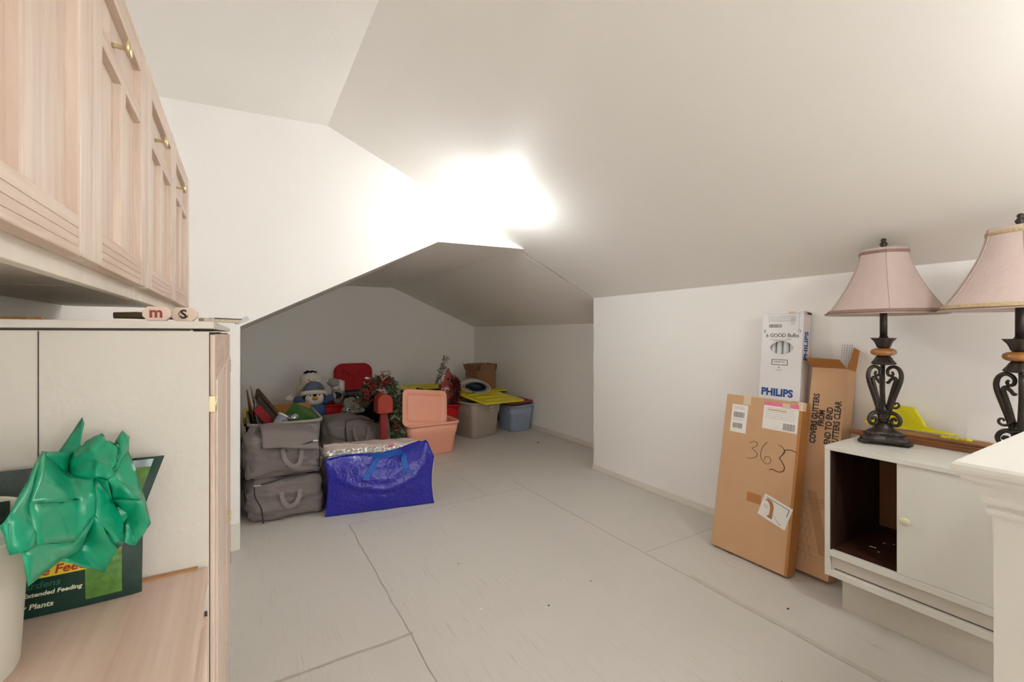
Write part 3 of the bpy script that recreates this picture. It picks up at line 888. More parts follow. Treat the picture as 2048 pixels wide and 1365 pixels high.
# ------------------------------------------------------------------ table lamps
def spiral(cx, cz, r0, r1, a0, a1, n=14):
    out = []
    for i in range(n):
        t_ = i / (n - 1); a = math.radians(a0 + (a1 - a0) * t_); r = r0 + (r1 - r0) * t_
        out.append((cx + r * math.cos(a), cz + r * math.sin(a)))
    return out
def catmull(P, k=6):
    out = []
    for i in range(len(P) - 1):
        p0 = P[max(i - 1, 0)]; p1 = P[i]; p2 = P[i + 1]; p3 = P[min(i + 2, len(P) - 1)]
        for j in range(k):
            t_ = j / k
            out.append(tuple(.5 * ((2 * p1[d]) + (-p0[d] + p2[d]) * t_ + (2 * p0[d] - 5 * p1[d] + 4 * p2[d] - p3[d]) * t_ ** 2 + (-p0[d] + 3 * p1[d] - 3 * p2[d] + p3[d]) * t_ ** 3) for d in range(len(p1))))
    out.append(tuple(P[-1]))
    return out
def table_lamp(loc, rot, label, braid, shade_panels=6):
    t = thing('table_lamp', label, 'lamp', loc, (0, 0, rot))
    # base: three-lobed plinth on paws
    b = MB()
    n = 60
    def lobe(r, z, amp):
        return [((r * (1 + amp * math.cos(3 * a))) * math.cos(a), (r * (1 + amp * math.cos(3 * a))) * math.sin(a), z) for a in [2 * PI * i / n for i in range(n)]]
    b.loft([lobe(.062, .010, .22), lobe(.070, .016, .24), lobe(.070, .028, .24), lobe(.060, .034, .22), lobe(.056, .040, .2), lobe(.058, .046, .2), lobe(.050, .054, .16), lobe(.036, .062, .1), lobe(.030, .072, .05), lobe(.024, .082, 0), lobe(.016, .088, 0)], 'bronze')
    for k in range(36):   # beaded edge
        a = 2 * PI * k / 36
        r = .059 * (1 + .2 * math.cos(3 * a))
        b.ball((r * math.cos(a), r * math.sin(a), .043), (.0045, .0045, .004), 'bronze', 8)
    b.build('base', t)
    for k in range(3):
        a = 2 * PI * k / 3
        f = MB()
        f.ball((0, 0, .012), (.024, .020, .012), 'bronze', 18)
        for q in (-1, 0, 1):
            f.ball((.016, q * .009, .012), (.010, .005, .009), 'bronze', 10)
        f.build('foot', t, loc=(.070 * math.cos(a), .070 * math.sin(a), 0), rot=(0, 0, a))
    # scrolls in three planes
    for k in range(3):
        a = 2 * PI * k / 3
        T2 = Rz(a)
        s = MB()
        main = [(.010, .105), (.016, .13), (.028, .17), (.043, .215), (.056, .255), (.060, .282), (.054, .304), (.040, .316), (.024, .313), (.014, .300), (.016, .284), (.027, .279), (.033, .288), (.028, .296)]
        P = catmull(main, 5)
        nP = len(P)
        s.tube([T2 @ Vector((p[0], 0, p[1])) for p in P], [.0105 - .0065 * (i / nP) for i in range(nP)], 'bronze', 10)
        inner = [(.012, .12), (.02, .16), (.028, .20), (.036, .235), (.042, .262), (.036, .272), (.024, .262), (.016, .25), (.010, .254)]
        P = catmull(inner, 5); nP = len(P)
        s.tube([T2 @ Vector((p[0], 0, p[1])) for p in P], [.0100 - .0058 * (i / nP) for i in range(nP)], 'bronze', 10)
        s.build('scroll_arm', t)
        s = MB()
        low = [(.014, .165), (.028, .150), (.040, .148), (.048, .156), (.046, .167), (.038, .168), (.036, .161)]
        P = catmull(low, 5); nP = len(P)
        s.tube([T2 @ Rz(.5) @ Vector((p[0], 0, p[1])) for p in P], [.005 - .002 * (i / nP) for i in range(nP)], 'bronze', 8)
        foot = [(.018, .125), (.034, .128), (.050, .118), (.057, .100), (.050, .083), (.036, .080), (.027, .090), (.030, .104), (.040, .106), (.043, .097)]
        P = catmull(foot, 5); nP = len(P)
        s.tube([T2 @ Vector((p[0], 0, p[1])) for p in P], [.0080 - .003 * (i / nP) for i in range(nP)], 'bronze', 10)
        s.build('foot_scroll', t)
    s = MB(); s.lathe([(.005, .08), (.005, .33)], 'bronze', 12); s.lathe([(.012, .085), (.020, .095), (.014, .112), (.021, .124), (.021, .134), (.012, .15), (.006, .17)], 'bronze', 24); s.build('centre_rod', t)
    s = MB()
    for k in range(4):
        s.tube([((.023 + .001 * k) * math.cos(a), (.023 + .001 * k) * math.sin(a), .125 + .0045 * k + .002 * math.sin(a * 2 + k)) for a in [2 * PI * i / 24 for i in range(25)]], .0024, 'piping', 6)
    s.tube([(.02, .01, .14), (.035, -.01, .135), (.058, -.03, .134)], .0022, 'piping', 6)
    o = s.build('wound_cord', t); o['label'] = 'black cord wound round the stem'
    s = MB(); s.lathe([(.012, .322), (.034, .324), (.040, .328), (.037, .334), (.031, .342), (.026, .352), (.020, .360)], 'bronze', 48, lobes=10, amp=.06); s.build('lower_leaf_cup', t)
    s = MB(); s.lathe([(.014, .360), (.030, .361), (.041, .367), (.043, .375), (.040, .384), (.030, .390), (.014, .392)], 'marble', 40); o = s.build('marble_ring', t); o['label'] = 'amber marbled ring'
    s = MB(); s.lathe([(.018, .392), (.022, .398), (.024, .406), (.029, .418), (.037, .428), (.040, .433), (.032, .432), (.018, .428), (.012, .44)], 'bronze', 48, lobes=8, amp=.07); s.build('upper_leaf_cup', t)
    s = MB(); s.lathe([(.0125, .43), (.0125, .50), (.0125, .56), (.008, .565), (.008, .80)], 'bronze', 20); s.build('stem', t)
    # shade: bell with panels
    zs0, zs1 = .528, .795
    def shade_r(q):      # q=0 bottom .. 1 top
        return .079 + (.200 - .079) * ((1 - q) ** 1.55)
    def ring(q, off=0, z=None):
        n = 96
        out = []
        for i in range(n):
            a = 2 * PI * i / n
            seg = 2 * PI / shade_panels
            d = (a % seg) - seg / 2
            poly = math.cos(seg / 2) / math.cos(d)
            k_ = poly * .45 + .55 if q > 0 else poly * .2 + .8
            r = (shade_r(q) + off) * (k_ / (math.cos(seg / 2) * .45 + .55) * .965)
            out.append((r * math.cos(a), r * math.sin(a), (zs0 + (zs1 - zs0) * q) if z is None else z))
        return out
    s = MB()
    qs = [i / 16 for i in range(17)]
    s.loft([ring(q) for q in qs] + [ring(1, -.002)] + [ring(q, -.002) for q in qs[::-1]] + [ring(0)], 'shade', cap0=False, cap1=False)
    sh = s.build('lamp_shade', t); sh['label'] = 'dusty pink silk bell shade'
    s = MB()
    s.loft([ring(0, .0012, zs0 + .006), ring(.02, .0030, zs0 + .008), ring(.05, .0030, zs0 + .016), ring(.055, .0008, zs0 + .018)], M[braid], False, False)
    s.build('lower_trim', sh)
    s = MB()
    s.loft([ring(.92, .0012, zs1 - .022), ring(.93, .0035, zs1 - .020), ring(.96, .0035, zs1 - .011), ring(.97, .0012, zs1 - .009)], M[braid], False, False)
    s.build('upper_trim', sh)
    s = MB()
    for k in range(shade_panels):
        a = 2 * PI * k / shade_panels
        pts = []
        for q in qs:
            rr = ring(q)[int(round(96 * k / shade_panels)) % 96]
            pts.append((rr[0] * 1.004, rr[1] * 1.004, rr[2]))
        s.tube(pts, .0014, 'shade', 5)
    s.build('seam', sh)
    s = MB()
    for k in range(3):
        a = 2 * PI * k / 3
        s.tube([(0, 0, zs1 - .004), (.075 * math.cos(a), .075 * math.sin(a), zs1 - .004)], .0015, 'bronze', 6)
    s.build('shade_spider', t)
    s = MB(); s.lathe([(.004, .792), (.009, .798), (.009, .806), (.014, .818), (.011, .822), (.007, .828), (.010, .834), (.006, .840), (0, .842)], 'bronze', 24, lobes=6, amp=.08); s.build('finial', t)
    return t
table_lamp((2.252, .786, LZ), math.radians(25), 'bronze scroll lamp with pink shade at the left end of the white cabinet', 'braid_brown')
table_lamp((2.165, .393, LZ), math.radians(195), 'bronze scroll lamp with pink shade cut by the right edge, gold braid', 'braid_gold')

# ------------------------------------------------------------------ wood laths and yellow film behind the lamps
def lath(x, z, y0, y1, w_, h_, m, label, tilt=0):
    b = MB(); b.box(-w_ / 2, w_ / 2, 0, y1 - y0, 0, h_, m, bev=.0015)
    return tag(b.build('wood_lath', loc=(x, y0, z), rot=(0, 0, tilt)), label, 'wood strip', 'wooden laths on the white cabinet')
lath(2.355, LZ + .001, .352, .945, .022, .020, 'redwood', 'dark reddish wooden lath in front, on the white cabinet')
lath(2.382, LZ + .001, .36, .88, .018, .026, 'redwood', 'reddish brown wooden lath second from the front, on the cabinet')
lath(2.406, LZ + .001, .35, .82, .020, .030, 'palewood', 'tan wooden lath in the middle of the bundle on the cabinet')
lath(2.435, LZ + .001, .35, .87, .026, .034, 'palewood', 'tan wooden lath at the back of the bundle on the cabinet')
b = MB()
fold = [(.60, .036), (.62, .040), (.675, .047), (.705, .055), (.72, .085), (.745, .128), (.79, .130), (.835, .126), (.845, .07), (.87, .06), (.905, .062), (.92, .045), (.905, .030), (.86, .034), (.80, .034), (.72, .034), (.66, .034)]
n = len(fold)
rings = []
for k, (xo, sc) in enumerate(((2.425, .97), (2.431, 1.0), (2.440, 1.0), (2.446, .97))):
    rings.append([(xo + .004 * math.sin(p[0] * 60 + k), .76 + (p[0] - .76) * sc, LZ + .02 + (p[1] - .01) * sc) for p in fold])
b.loft(rings, 'yellow_bag', smooth=False)
t = thing('yellow_film_wrap', 'bright yellow plastic film folded over the wooden laths behind the lamp', 'plastic wrap')
b.build('folded_sheet', t)
b = MB()
for k in range(5):
    b.ball((2.418 + .004 * (k % 2), .575 + .018 * k, LZ + .034), (.010, .012, .0055), 'yellow_bag', 10, dis=.3 * .01, seed=k)
b.build('twisted_tail', t)

# ------------------------------------------------------------------ big flat cardboard box marked 365
def leaning(name, label, cat, x, y, w_, d_, h_, lean, yaw=0):
    """local x runs along the wall toward the viewer, y into the wall, z up"""
    th_ = math.radians(lean)
    return thing(name, label, cat, (x, y, d_ * math.sin(th_) + .0005), (-th_, 0, -PI / 2 + yaw))
W, D, H = .385, .066, .795
t = leaning('flat_carton', 'large flat brown cardboard carton marked 365 leaning by the knee wall', 'cardboard box', 2.118, 1.483, W, D, H, 10.5)
b = MB(); b.box(0, W, 0, D, 0, H, 'card', bev=.003); b.build('body', t)
b = MB(); b.box(W - .012, W + .0006, -.0008, D + .0004, .002, H - .002, 'tape'); b.build('edge_tape', t)
b = MB(); b.box(W - .05, W + .001, -.0008, D + .0006, H - .002, H + .0010, 'tape'); b.build('tape', t); b = MB(); b.box(W - .02, W + .0012, -.0010, .03, H - .04, H + .0012, 'tape_clear'); b.build('tape', t); b = MB(); b.box(.095, .135, -.0008, .02, H - .045, H + .0008, 'tape_clear'); b.build('tape', t)
def sheet(name, parent, x0, z0, w_, h_, m, y=-.0010, rot=0):
    b = MB(); b.box(0, w_, 0, .0008, 0, h_, m)
    o = b.build(name, parent, loc=(x0, y, z0), rot=(0, rot, 0))
    return o
def bars(b, x0, z0, w_, h_, m='ink_grey', n=14, y=-.0006, seed=1, vertical=True):
    r = random.Random(seed); x = x0
    while x < x0 + w_:
        k = r.uniform(.0008, .0026)
        b.box(x, min(x + k, x0 + w_), y, y + .0008, z0, z0 + h_, m)
        x += k + r.uniform(.0008, .0022)
def fineprint(b, x0, z0, w_, rows, m='ink_grey', y=-.0006, seed=1, dz=.006, h_=.0014):
    r = random.Random(seed)
    for k in range(rows):
        x = x0
        while x < x0 + w_ - .004:
            l = r.uniform(.003, .014)
            b.box(x, min(x + l, x0 + w_), y, y + .0008, z0 - k * dz, z0 - k * dz + h_, m)
            x += l + .0025
l1 = sheet('shipping_label', t, .038, .60, .086, .145, 'paper')
b = MB(); bars(b, .012, .078, .06, .028, 'ink_grey', seed=3); bars(b, .012, .022, .052, .026, 'ink_grey', seed=4); fineprint(b, .01, .134, .06, 3, seed=5); fineprint(b, .01, .068, .06, 2, seed=6); b.build('label_print', l1)
l2 = sheet('shipping_label', t, .205, .645, .165, .130, 'paper', rot=0)
b = MB(); b.box(0, .165, -.0004, .0004, .116, .134, 'pink'); fineprint(b, .01, .106, .14, 6, seed=9, dz=.010); bars(b, .100, .008, .055, .032, seed=11); b.box(.09, .125, -.0008, .0004, .112, .136, 'tape_clear'); b.box(.02, .11, -.0006, .0004, .092, .102, 'tape_clear'); b.build('label_print', l2)
# handwriting 365
s = MB()
def stroke(pts, r=.0011):
    P = catmull([(p[0], -.0004, p[1]) for p in pts], 6)
    s.tube(P, r, 'ink', 6)
stroke([(.150, .560), (.172, .572), (.190, .566), (.185, .548), (.166, .535), (.184, .525), (.196, .510), (.186, .494), (.162, .484), (.148, .483)])
stroke([(.238, .580), (.220, .555), (.212, .520), (.222, .488), (.245, .476), (.262, .486), (.262, .504), (.248, .512), (.234, .504), (.234, .488)])
stroke([(.292, .580), (.310, .572), (.322, .556), (.312, .532), (.302, .518)], .0012)
stroke([(.302, .518), (.322, .545), (.326, .560), (.350, .566), (.378, .560)], .0018)
stroke([(.302, .518), (.318, .500), (.330, .478), (.322, .458), (.300, .452), (.278, .458), (.262, .452)], .0019)
s.build('handwritten_365', t)
sh = sheet('instruction_sheet', t, .226, .232, .136, .108, 'paper', rot=math.radians(15))
b = MB(); b.box(.012, .124, -.0006, .0004, .094, .0965, 'ink'); b.box(.1215, .124, -.0006, .0004, .060, .0965, 'ink')
P = catmull([(.014, -.0006, .086), (.034, -.0006, .084), (.050, -.0006, .066), (.056, -.0006, .040), (.060, -.0006, .018)], 6)
b.ribbon(P, (.007, 0, .005), .0008, 'tape'); b.box(.045, .068, -.0005, .0004, .012, .022, 'ink_brown')
b.tube([(.048, -.0006, .046), (.09, -.0006, .02), (.11, -.0006, .008)], .0008, 'ink_grey', 5)
fineprint(b, .100, .010, .02, 1, 'ink', seed=2); fineprint(b, .012, .060, .028, 3, seed=8); b.build('drawing', sh)
sheet('tape_strip', t, .165, .275, .07, .045, 'tape', y=-.0008)
sheet('tape_strip', t, .345, .235, .038, .045, 'tape', y=-.0008)

# ------------------------------------------------------------------ carton of fluorescent tubes
W, D, H = .205, .072, 1.232
t = leaning('tube_carton', 'tall white carton of fluorescent tubes with blue lettering, behind the brown carton', 'carton', 2.292, 1.372, W, D, H, 5.7)
b = MB()
# front panel with an oval window cut in it
zc, xc, rw, rh = 1.045, .105, .058, .034
N = 48
def eye(i):
    a = 2 * PI * i / N
    return (xc + rw * math.cos(a), zc + rh * math.copysign(abs(math.sin(a)) ** 1.25, math.sin(a)))
inner = [b.bm.verts.new((eye(i)[0], 0, eye(i)[1])) for i in range(N)]
outer = []
for i in range(N):
    a = 2 * PI * i / N
    ca, sa = math.cos(a), math.sin(a)
    k = min(.1 / abs(ca) if abs(ca) > 1e-6 else 9, .1 / abs(sa) if abs(sa) > 1e-6 else 9)
    outer.append(b.bm.verts.new((min(max(xc + ca * k, 0), W), 0, zc + sa * k)))
for i in range(N):
    b.face([inner[i], inner[(i + 1) % N], outer[(i + 1) % N], outer[i]], 'boxwhite')
b.build('front_window', t)
b = MB()
b.box(0, W, 0.0001, .001, 0, zc - .1, 'boxwhite'); b.box(0, W, .0001, .001, zc + .1, H, 'boxwhite'); b.box(0, .0055, 0.0001, .001, zc - .1, zc + .1, 'boxwhite')
b.box(0, .001, .001, D, 0, H, 'boxwhite'); b.box(W - .001, W, .001, D, 0, H, 'boxside'); b.box(0, W, D - .001, D, 0, H, 'boxwhite'); b.box(0, W, 0, D, H - .001, H, 'boxwhite'); b.box(0, W, 0, D, 0, .001, 'boxwhite')
b.build('body', t)
for i in range(6):
    b = MB(); b.lathe([(.0, .02), (.0145, .02), (.0145, 1.20), (0, 1.20)], 'glass_tube', 16); b.build('fluorescent_tube', t, loc=(.02 + i * .033, .020, 0))
b = MB()
b.text('PHILIPS', .052, 'ink_blue', FR(.012, -.0006, .795), bold=.0022, sx=.96)
o = b.build('lettering', t); o['label'] = 'blue capital lettering on the front'
b = MB(); b.text('PHILIPS', .046, 'ink_blue', Tr(W + .0006, D * .68, .985) @ Rz(PI / 2) @ Rx(PI / 2) @ Rz(PI / 2), bold=.0016); b.build('lettering', t)
b = MB(); b.box(.010, .196, -.0006, 0, .735, .775, 'ink_sky'); b.text('Ultra  alight', .030, 'paper', FR(.018, -.0010, .744), bold=.0008); b.build('blue_band', t)
b = MB(); fineprint(b, .03, 1.210, .14, 5, seed=21, dz=.007); bars(b, .035, 1.150, .065, .018, 'ink_grey', seed=22); fineprint(b, .145, 1.200, .02, 8, seed=25, dz=.005)
b.box(.024, .185, -.0003, 0, 1.222, 1.223, 'ink_grey'); b.box(.184, .185, -.0003, 0, 1.14, 1.223, 'ink_grey'); b.build('fine_print', t)
b = MB()
for q in ((.058, .0605, .955, .983), (.136, .1385, .955, .983)):
    b.box(q[0], q[1], -.0006, 0, q[2], q[3], 'ink')
b.box(.058, .1385, -.0006, 0, .955, .9575, 'ink'); b.box(.058, .1385, -.0006, 0, .9805, .983, 'ink'); fineprint(b, .068, .968, .060, 1, 'ink_grey', seed=31, h_=.005); b.box(.095, .098, -.0006, 0, .938, .946, 'ink'); fineprint(b, .082, .930, .03, 2, 'ink_grey', seed=30, dz=.004)
b.build('stock_mark', t)
b = MB(); b.text('6 GOOD Bulbs', .028, 'ink', FR(.022, -.0006, 1.100), ext=.0006, sx=.93)
for v in b.bm.verts:
    v.co.z += .004 * noise.noise(Vector((v.co.x * 60, 0, 3)))
for (x, z) in ((.01, 1.135), (.015, 1.128), (.182, 1.135), (.19, 1.130)):
    b.tube([(x, -.0004, z - .008), (x + .004, -.0004, z + .008)], .001, 'ink', 5)
b.tube(catmull([(.04, -.0004, 1.090), (.09, -.0004, 1.084), (.15, -.0004, 1.092), (.12, -.0004, 1.083), (.06, -.0004, 1.082)], 5), .0006, 'ink_grey', 5)
b.build('handwriting', t)
b = MB(); b.box(.13, .16, -.001, .02, H - .01, H + .0006, 'tape_clear'); b.build('tape', t); b = MB(); b.box(W - .002, W + .001, .03, .072, H - .012, H - .002, 'ink'); b.build('end_mark', t)

# ------------------------------------------------------------------ gutter guard carton
W, D, H = .148, .092, .955
t = leaning('gutter_carton', 'tall open brown carton with printed black capitals beside the white cabinet', 'cardboard box', 2.222, 1.124, W, D, H, 11.0)
b = MB()
w_ = .003
b.box(0, W, 0, w_, 0, H, 'card'); b.box(0, W, D - w_, D, 0, H, 'card'); b.box(0, w_, w_, D - w_, 0, H, 'card'); b.box(W - w_, W, w_, D - w_, 0, H, 'card'); b.box(w_, W - w_, w_, D - w_, 0, .004, 'card')
b.build('body', t)
# flaps
def flapc(name, T2, pts, m='card_in'):
    b = MB(); b.prism(pts, 0, .003, m, plane='xz')
    for v in b.bm.verts: v.co = T2 @ v.co
    b.build(name, t)
flapc('flap', Tr(0, 0, H) @ Rx(math.radians(50)), [(0, 0), (W, 0), (W - .02, .055), (-.012, .06), (-.01, .03)])
flapc('flap', Tr(0, D, H) @ Rx(math.radians(-10)), [(.0, 0), (.05, 0), (.07, .03), (0, .012)])
flapc('flap', Tr(W, 0.004, H) @ Rz(PI / 2) @ Rx(math.radians(8)), [(0, 0), (D - .01, 0), (D - .006, .10), (.012, .105)])
flapc('flap', Tr(0.0, 0.004, H) @ Rz(PI / 2) @ Rx(math.radians(-35)), [(0, 0), (D - .01, 0), (D - .02, .07), (.012, .06)])
b = MB()
M['mesh_wire'] = mat('grey_mesh', '#9b9a98', .4, metal=.5)
for i in range(5):
    b.box(.098 + i * .010, .0995 + i * .010, .05, .0515, .5, H + .125, 'mesh_wire')
for i in range(30):
    b.box(.098, .14, .0495, .051, H + .12 - i * .012, H + .121 - i * .012, 'mesh_wire')
b.build('gutter_guard', t)
b = MB()
def vtext(txt, x, z, size, sx=1):
    b.text(txt, size * 1.12, 'ink', Tr(x, -.0006, z) @ Rx(PI / 2) @ Rz(PI / 2), bold=.0011, sx=sx * .92)
vtext('COVERS GUTTERS', .043, .590, .032, .88)
vtext('FROM', .072, .675, .032, .88)
vtext('END TO END', .105, .595, .032, .88)
vtext('GUTTERS CLEAR', .137, .590, .032, .86)
b.build('lettering', t)
b = MB()
def ln(x0, z0, x1, z1, r=.0005):
    b.tube([(x0, -.0002, z0), (x1, -.0002, z1)], r, 'ink_brown', 4)
for k in range(7):
    ln(.03 + k * .006, .37, .105 + k * .006, .10, .0008)
for k in range(5):
    ln(.012 + k * .012, .33 - k * .012, .148, .33 - k * .002 + .02)
for r_ in range(7):
    z = .31 - r_ * .036
    ln(.004, z, .035 + r_ * .010, z - .016)
    for q in range(4):
        x = .004 + q * .022 + (r_ % 2) * .011
        if x < .03 + r_ * .010: ln(x, z - .004, x, z - .04)
b.build('roof_drawing', t)

# ------------------------------------------------------------------ storage totes
def rr(w_, d_, r, z, n=6, cx=0, cy=0):
    out = []
    for (sx, sy, a0) in ((1, -1, -90), (1, 1, 0), (-1, 1, 90), (-1, -1, 180)):
        for i in range(n + 1):
            a = math.radians(a0 + 90 * i / n)
            out.append((cx + sx * (w_ / 2 - r) + r * math.cos(a), cy + sy * (d_ / 2 - r) + r * math.sin(a), z))
    return out
def tote(label, loc, rot, w_, d_, h_, m, taper=.86, rimm=None, group='lidded storage totes in the alcove', band=True, lat=True, r=.05):
    """w_, d_ are rim size; origin at the centre of the base"""
    rimm = rimm or m
    t = thing('storage_tote', label, 'storage bin', loc, (0, 0, rot), group)
    def S(q): return taper + (1 - taper) * q
    b = MB()
    W2, D2 = w_ - .03, d_ - .03
    rings = [rr(W2 * S(0) - .02, D2 * S(0) - .02, r * .8, 0), rr(W2 * S(0), D2 * S(0), r, .01)]
    if band:
        rings += [rr(W2 * S(.6), D2 * S(.6), r, h_ * .62), rr(W2 * S(.6) + .012, D2 * S(.6) + .012, r, h_ * .65), rr(W2 * S(.92) + .012, D2 * S(.92) + .012, r, h_ * .92)]
    rings += [rr(W2, D2, r, h_ - .022), rr(W2 - .008, D2 - .008, r, h_ - .004)]
    rings += [rr(W2 - .012, D2 - .012, r, h_ - .01), rr(W2 * S(0) - .012, D2 * S(0) - .012, r * .9, .014)]
    b.loft(rings, m)
    b.build('body', t)
    b = MB()
    b.loft([rr(W2 - .002, D2 - .002, r, h_ - .02), rr(w_, d_, r + .01, h_ - .022), rr(w_, d_, r + .01, h_ - .006), rr(w_ - .006, d_ - .006, r + .008, h_), rr(W2 - .004, D2 - .004, r, h_), rr(W2 - .010, D2 - .010, r, h_ - .01)], rimm, False, False)
    b.build('rim', t)
    if lat:
        for s_ in (-1, 1):
            b = MB(); b.box(-.05, .05, -.012, .012, 0, .02, m, bev=.003); b.build('handle', t, loc=(s_ * (w_ / 2 - .004), 0, h_ - .05), rot=(0, 0, PI / 2))
    return t
def lid(label, loc, rot, w_, d_, m, style='frame', group='lids of the storage totes', h_=.018, r=.05):
    """lies in its local xy plane, centre origin"""
    t = thing('tote_lid', label, 'lid', loc, rot, group)
    b = MB()
    rings = [rr(w_ - .004, d_ - .004, r, 0), rr(w_, d_, r, .004), rr(w_, d_, r, h_ - .004), rr(w_ - .008, d_ - .008, r, h_)]
    if style == 'frame':
        rings += [rr(w_ - .10, d_ - .10, r * .7, h_), rr(w_ - .110, d_ - .110, r * .6, h_ - .014), rr(w_ - .125, d_ - .125, r * .55, h_ - .008)]
        b.loft(rings, m)
        rnd = random.Random(4)
        for k in range(5):
            x = -w_ / 2 + .07 + k * (w_ - .14) / 4
            for s_ in (-1, 1):
                b.box(x - .001, x + .001, s_ * (d_ / 2 - .028) - .018, s_ * (d_ / 2 - .028) + .018, h_ - .0005, h_ + .003, m)
        for k in range(4):
            y = -d_ / 2 + .07 + k * (d_ - .14) / 3
            for s_ in (-1, 1):
                b.box(s_ * (w_ / 2 - .028) - .018, s_ * (w_ / 2 - .028) + .018, y - .001, y + .001, h_ - .0005, h_ + .0012, m)
    elif style == 'plain':
        rings += [rr(w_ - .03, d_ - .03, r * .9, h_), rr(w_ - .04, d_ - .04, r * .88, h_ - .005)]
        b.loft(rings, m)
        b.tube(catmull([(-.14, d_ / 2 - .12, h_ - .003), (-.12, d_ / 2 - .09, h_ - .003), (-.07, d_ / 2 - .10, h_ - .003), (-.05, d_ / 2 - .14, h_ - .003), (.05, d_ / 2 - .14, h_ - .003), (.07, d_ / 2 - .10, h_ - .003), (.12, d_ / 2 - .09, h_ - .003), (.14, d_ / 2 - .12, h_ - .003)], 5), .004, m, 6)
    else:
        b.loft(rings, m)
        for k in range(3):
            y = -d_ * .28 + k * d_ * .28
            b.box(-w_ * .36, w_ * .36, y - .008, y + .008, h_ - .002, h_ + .007, m, bev=.003)
    b.build('panel', t)
    return t

# peach tote in front, its lid leaning in it
tote('open peach coloured storage tote in front, its own lid leaning in it', (1.508, 4.07, 0), 0, .525, .40, .30, 'orange', taper=.86)
lid('peach lid standing tilted inside the open peach tote', (1.445, 3.965, .430), (math.radians(76), math.radians(7), math.radians(6)), .45, .34, 'orange')
# long red tote behind
tote('dark red storage tote behind the peach tote, decorations spilling out', (1.62, 4.50, 0), 0, .70, .44, .385, 'red_pl', taper=.88)
# taupe tote with big yellow lid
tote('taupe storage tote under the wide yellow lid', (2.235, 4.475, 0), math.radians(16), .455, .40, .385, 'taupe', taper=.86, lat=False, r=.06)
b = MB(); b.box(-.028, .028, -.001, 0, -.022, .022, 'paper'); b.box(-.022, -.004, -.0016, 0, -.016, .012, 'ink_grey'); b.box(.004, .014, -.0016, 0, -.016, .016, 'ink_brown'); b.box(.017, .024, -.0016, 0, -.018, .016, 'ink_brown')
tagged = bpy.data.objects['storage_tote.002'] if 'storage_tote.002' in bpy.data.objects else None
o = b.build('price_label', tagged, loc=(.06, -.188, .300), rot=(math.radians(-6), 0, 0))
lid('wide yellow lid lying askew on the taupe tote', (2.385, 4.41, .400), (math.radians(6.5), math.radians(2), math.radians(14)), .60, .50, 'yellow', style='ribs')
# blue tote with dark red lid
tote('slate blue storage tote in the right corner with a dark red lid', (2.745, 4.49, 0), math.radians(8), .36, .33, .30, 'bluegrey', taper=.88)
lid('dark red lid sitting askew on the slate blue tote', (2.755, 4.53, .312), (math.radians(3), math.radians(-3), math.radians(8)), .37, .32, 'dkred_pl', style='ribs')
# black totes with yellow lids at the back
bt = tote('black tote with yellow lid carrying the small cardboard box', (2.62, 5.28, 0), 0, .60, .60, .385, 'black_pl', lat=False)
lid('yellow lid under the small cardboard box', (2.62, 5.28, .386), (0, 0, 0), .63, .63, 'yellow', style='ribs')
tote('black tote at the back behind the birdhouse', (1.99, 5.50, 0), 0, .62, .44, .43, 'black_pl', lat=False)
lid('yellow lid at the back behind the birdhouse', (1.99, 5.50, .431), (0, 0, 0), .64, .46, 'yellow', style='ribs')
tote('black tote in the far left corner behind the grey bin', (.22, 4.75, 0), 0, .42, .55, .34, 'black_pl', lat=False)
lid('thick yellow lid in the far left corner', (.22, 4.75, .341), (0, 0, 0), .43, .58, 'yellow', style='ribs', h_=.06)
# red tote holding the plush toys
tote('red storage tote holding the plush toys', (.672, 5.03, 0), 0, .46, .42, .40, 'red_pl')
lid('large red lid standing upright against the end wall', (1.212, 5.915, .374), (math.radians(83), 0, 0), .47, .74, 'red_pl', style='plain', r=.11)
b = MB()
rings = [rr(.32, .34, .03, 0), rr(.36, .38, .03, .47), rr(.375, .395, .03, .472), rr(.375, .395, .03, .487), rr(.36, .38, .03, .487), rr(.35, .37, .03, .45), rr(.31, .33, .03, .01)]
b.loft(rings, 'black_pl')
t = thing('storage_tote', 'black open bin between the plush toys and the berry wreath', 'storage bin', (1.105, 5.05, 0), (0, 0, 0), 'lidded storage totes in the alcove'); b.build('body', t)

# tall grey bin
t = tote('tall light grey storage bin full of frames and gift boxes', (.275, 3.965, 0), 0, .50, .72, .484, 'grey_pl', taper=.9, rimm='rim_pl', lat=False, band=False, r=.07)

# ------------------------------------------------------------------ contents of the grey bin
FC0 = Vector((.097, 3.90, .703)); FP2 = Vector((.289, 3.62, .452))
e2 = (FP2 - FC0).normalized()
e1 = Vector((0, .62, -1)); e1 = (e1 - e2 * e1.dot(e2)).normalized()
e3 = e1.cross(e2)
t = thing('picture_frame', 'dark brown wooden picture frame standing tilted in the grey bin', 'picture frame', FC0)
T2 = Matrix(((e2.x, e3.x, e1.x, 0), (e2.y, e3.y, e1.y, 0), (e2.z, e3.z, e1.z, 0), (0, 0, 0, 1)))
fw, fh, fr = .36, .30, .032
b = MB()
for q in ((0, fw, 0, fr), (0, fw, fh - fr, fh), (0, fr, fr, fh - fr), (fw - fr, fw, fr, fh - fr)):
    b.box(q[0], q[1], -.01, .012, q[2], q[3], 'frame_br', T2, bev=.003)
b.build('frame', t)
b = MB(); b.box(fr, fw - fr, .002, .006, fr, fh - fr, 'print', T2); b.build('picture', t)
b = MB(); b.box(-.005, .005, -.14, .14, -.20, .20, 'board', bev=.002)
o = b.build('pale_board', loc=(.105, 4.08, .47), rot=(math.radians(32), math.radians(-12), math.radians(4))); tag(o, 'thin pale grey board leaning in the grey bin by the left wall', 'board')
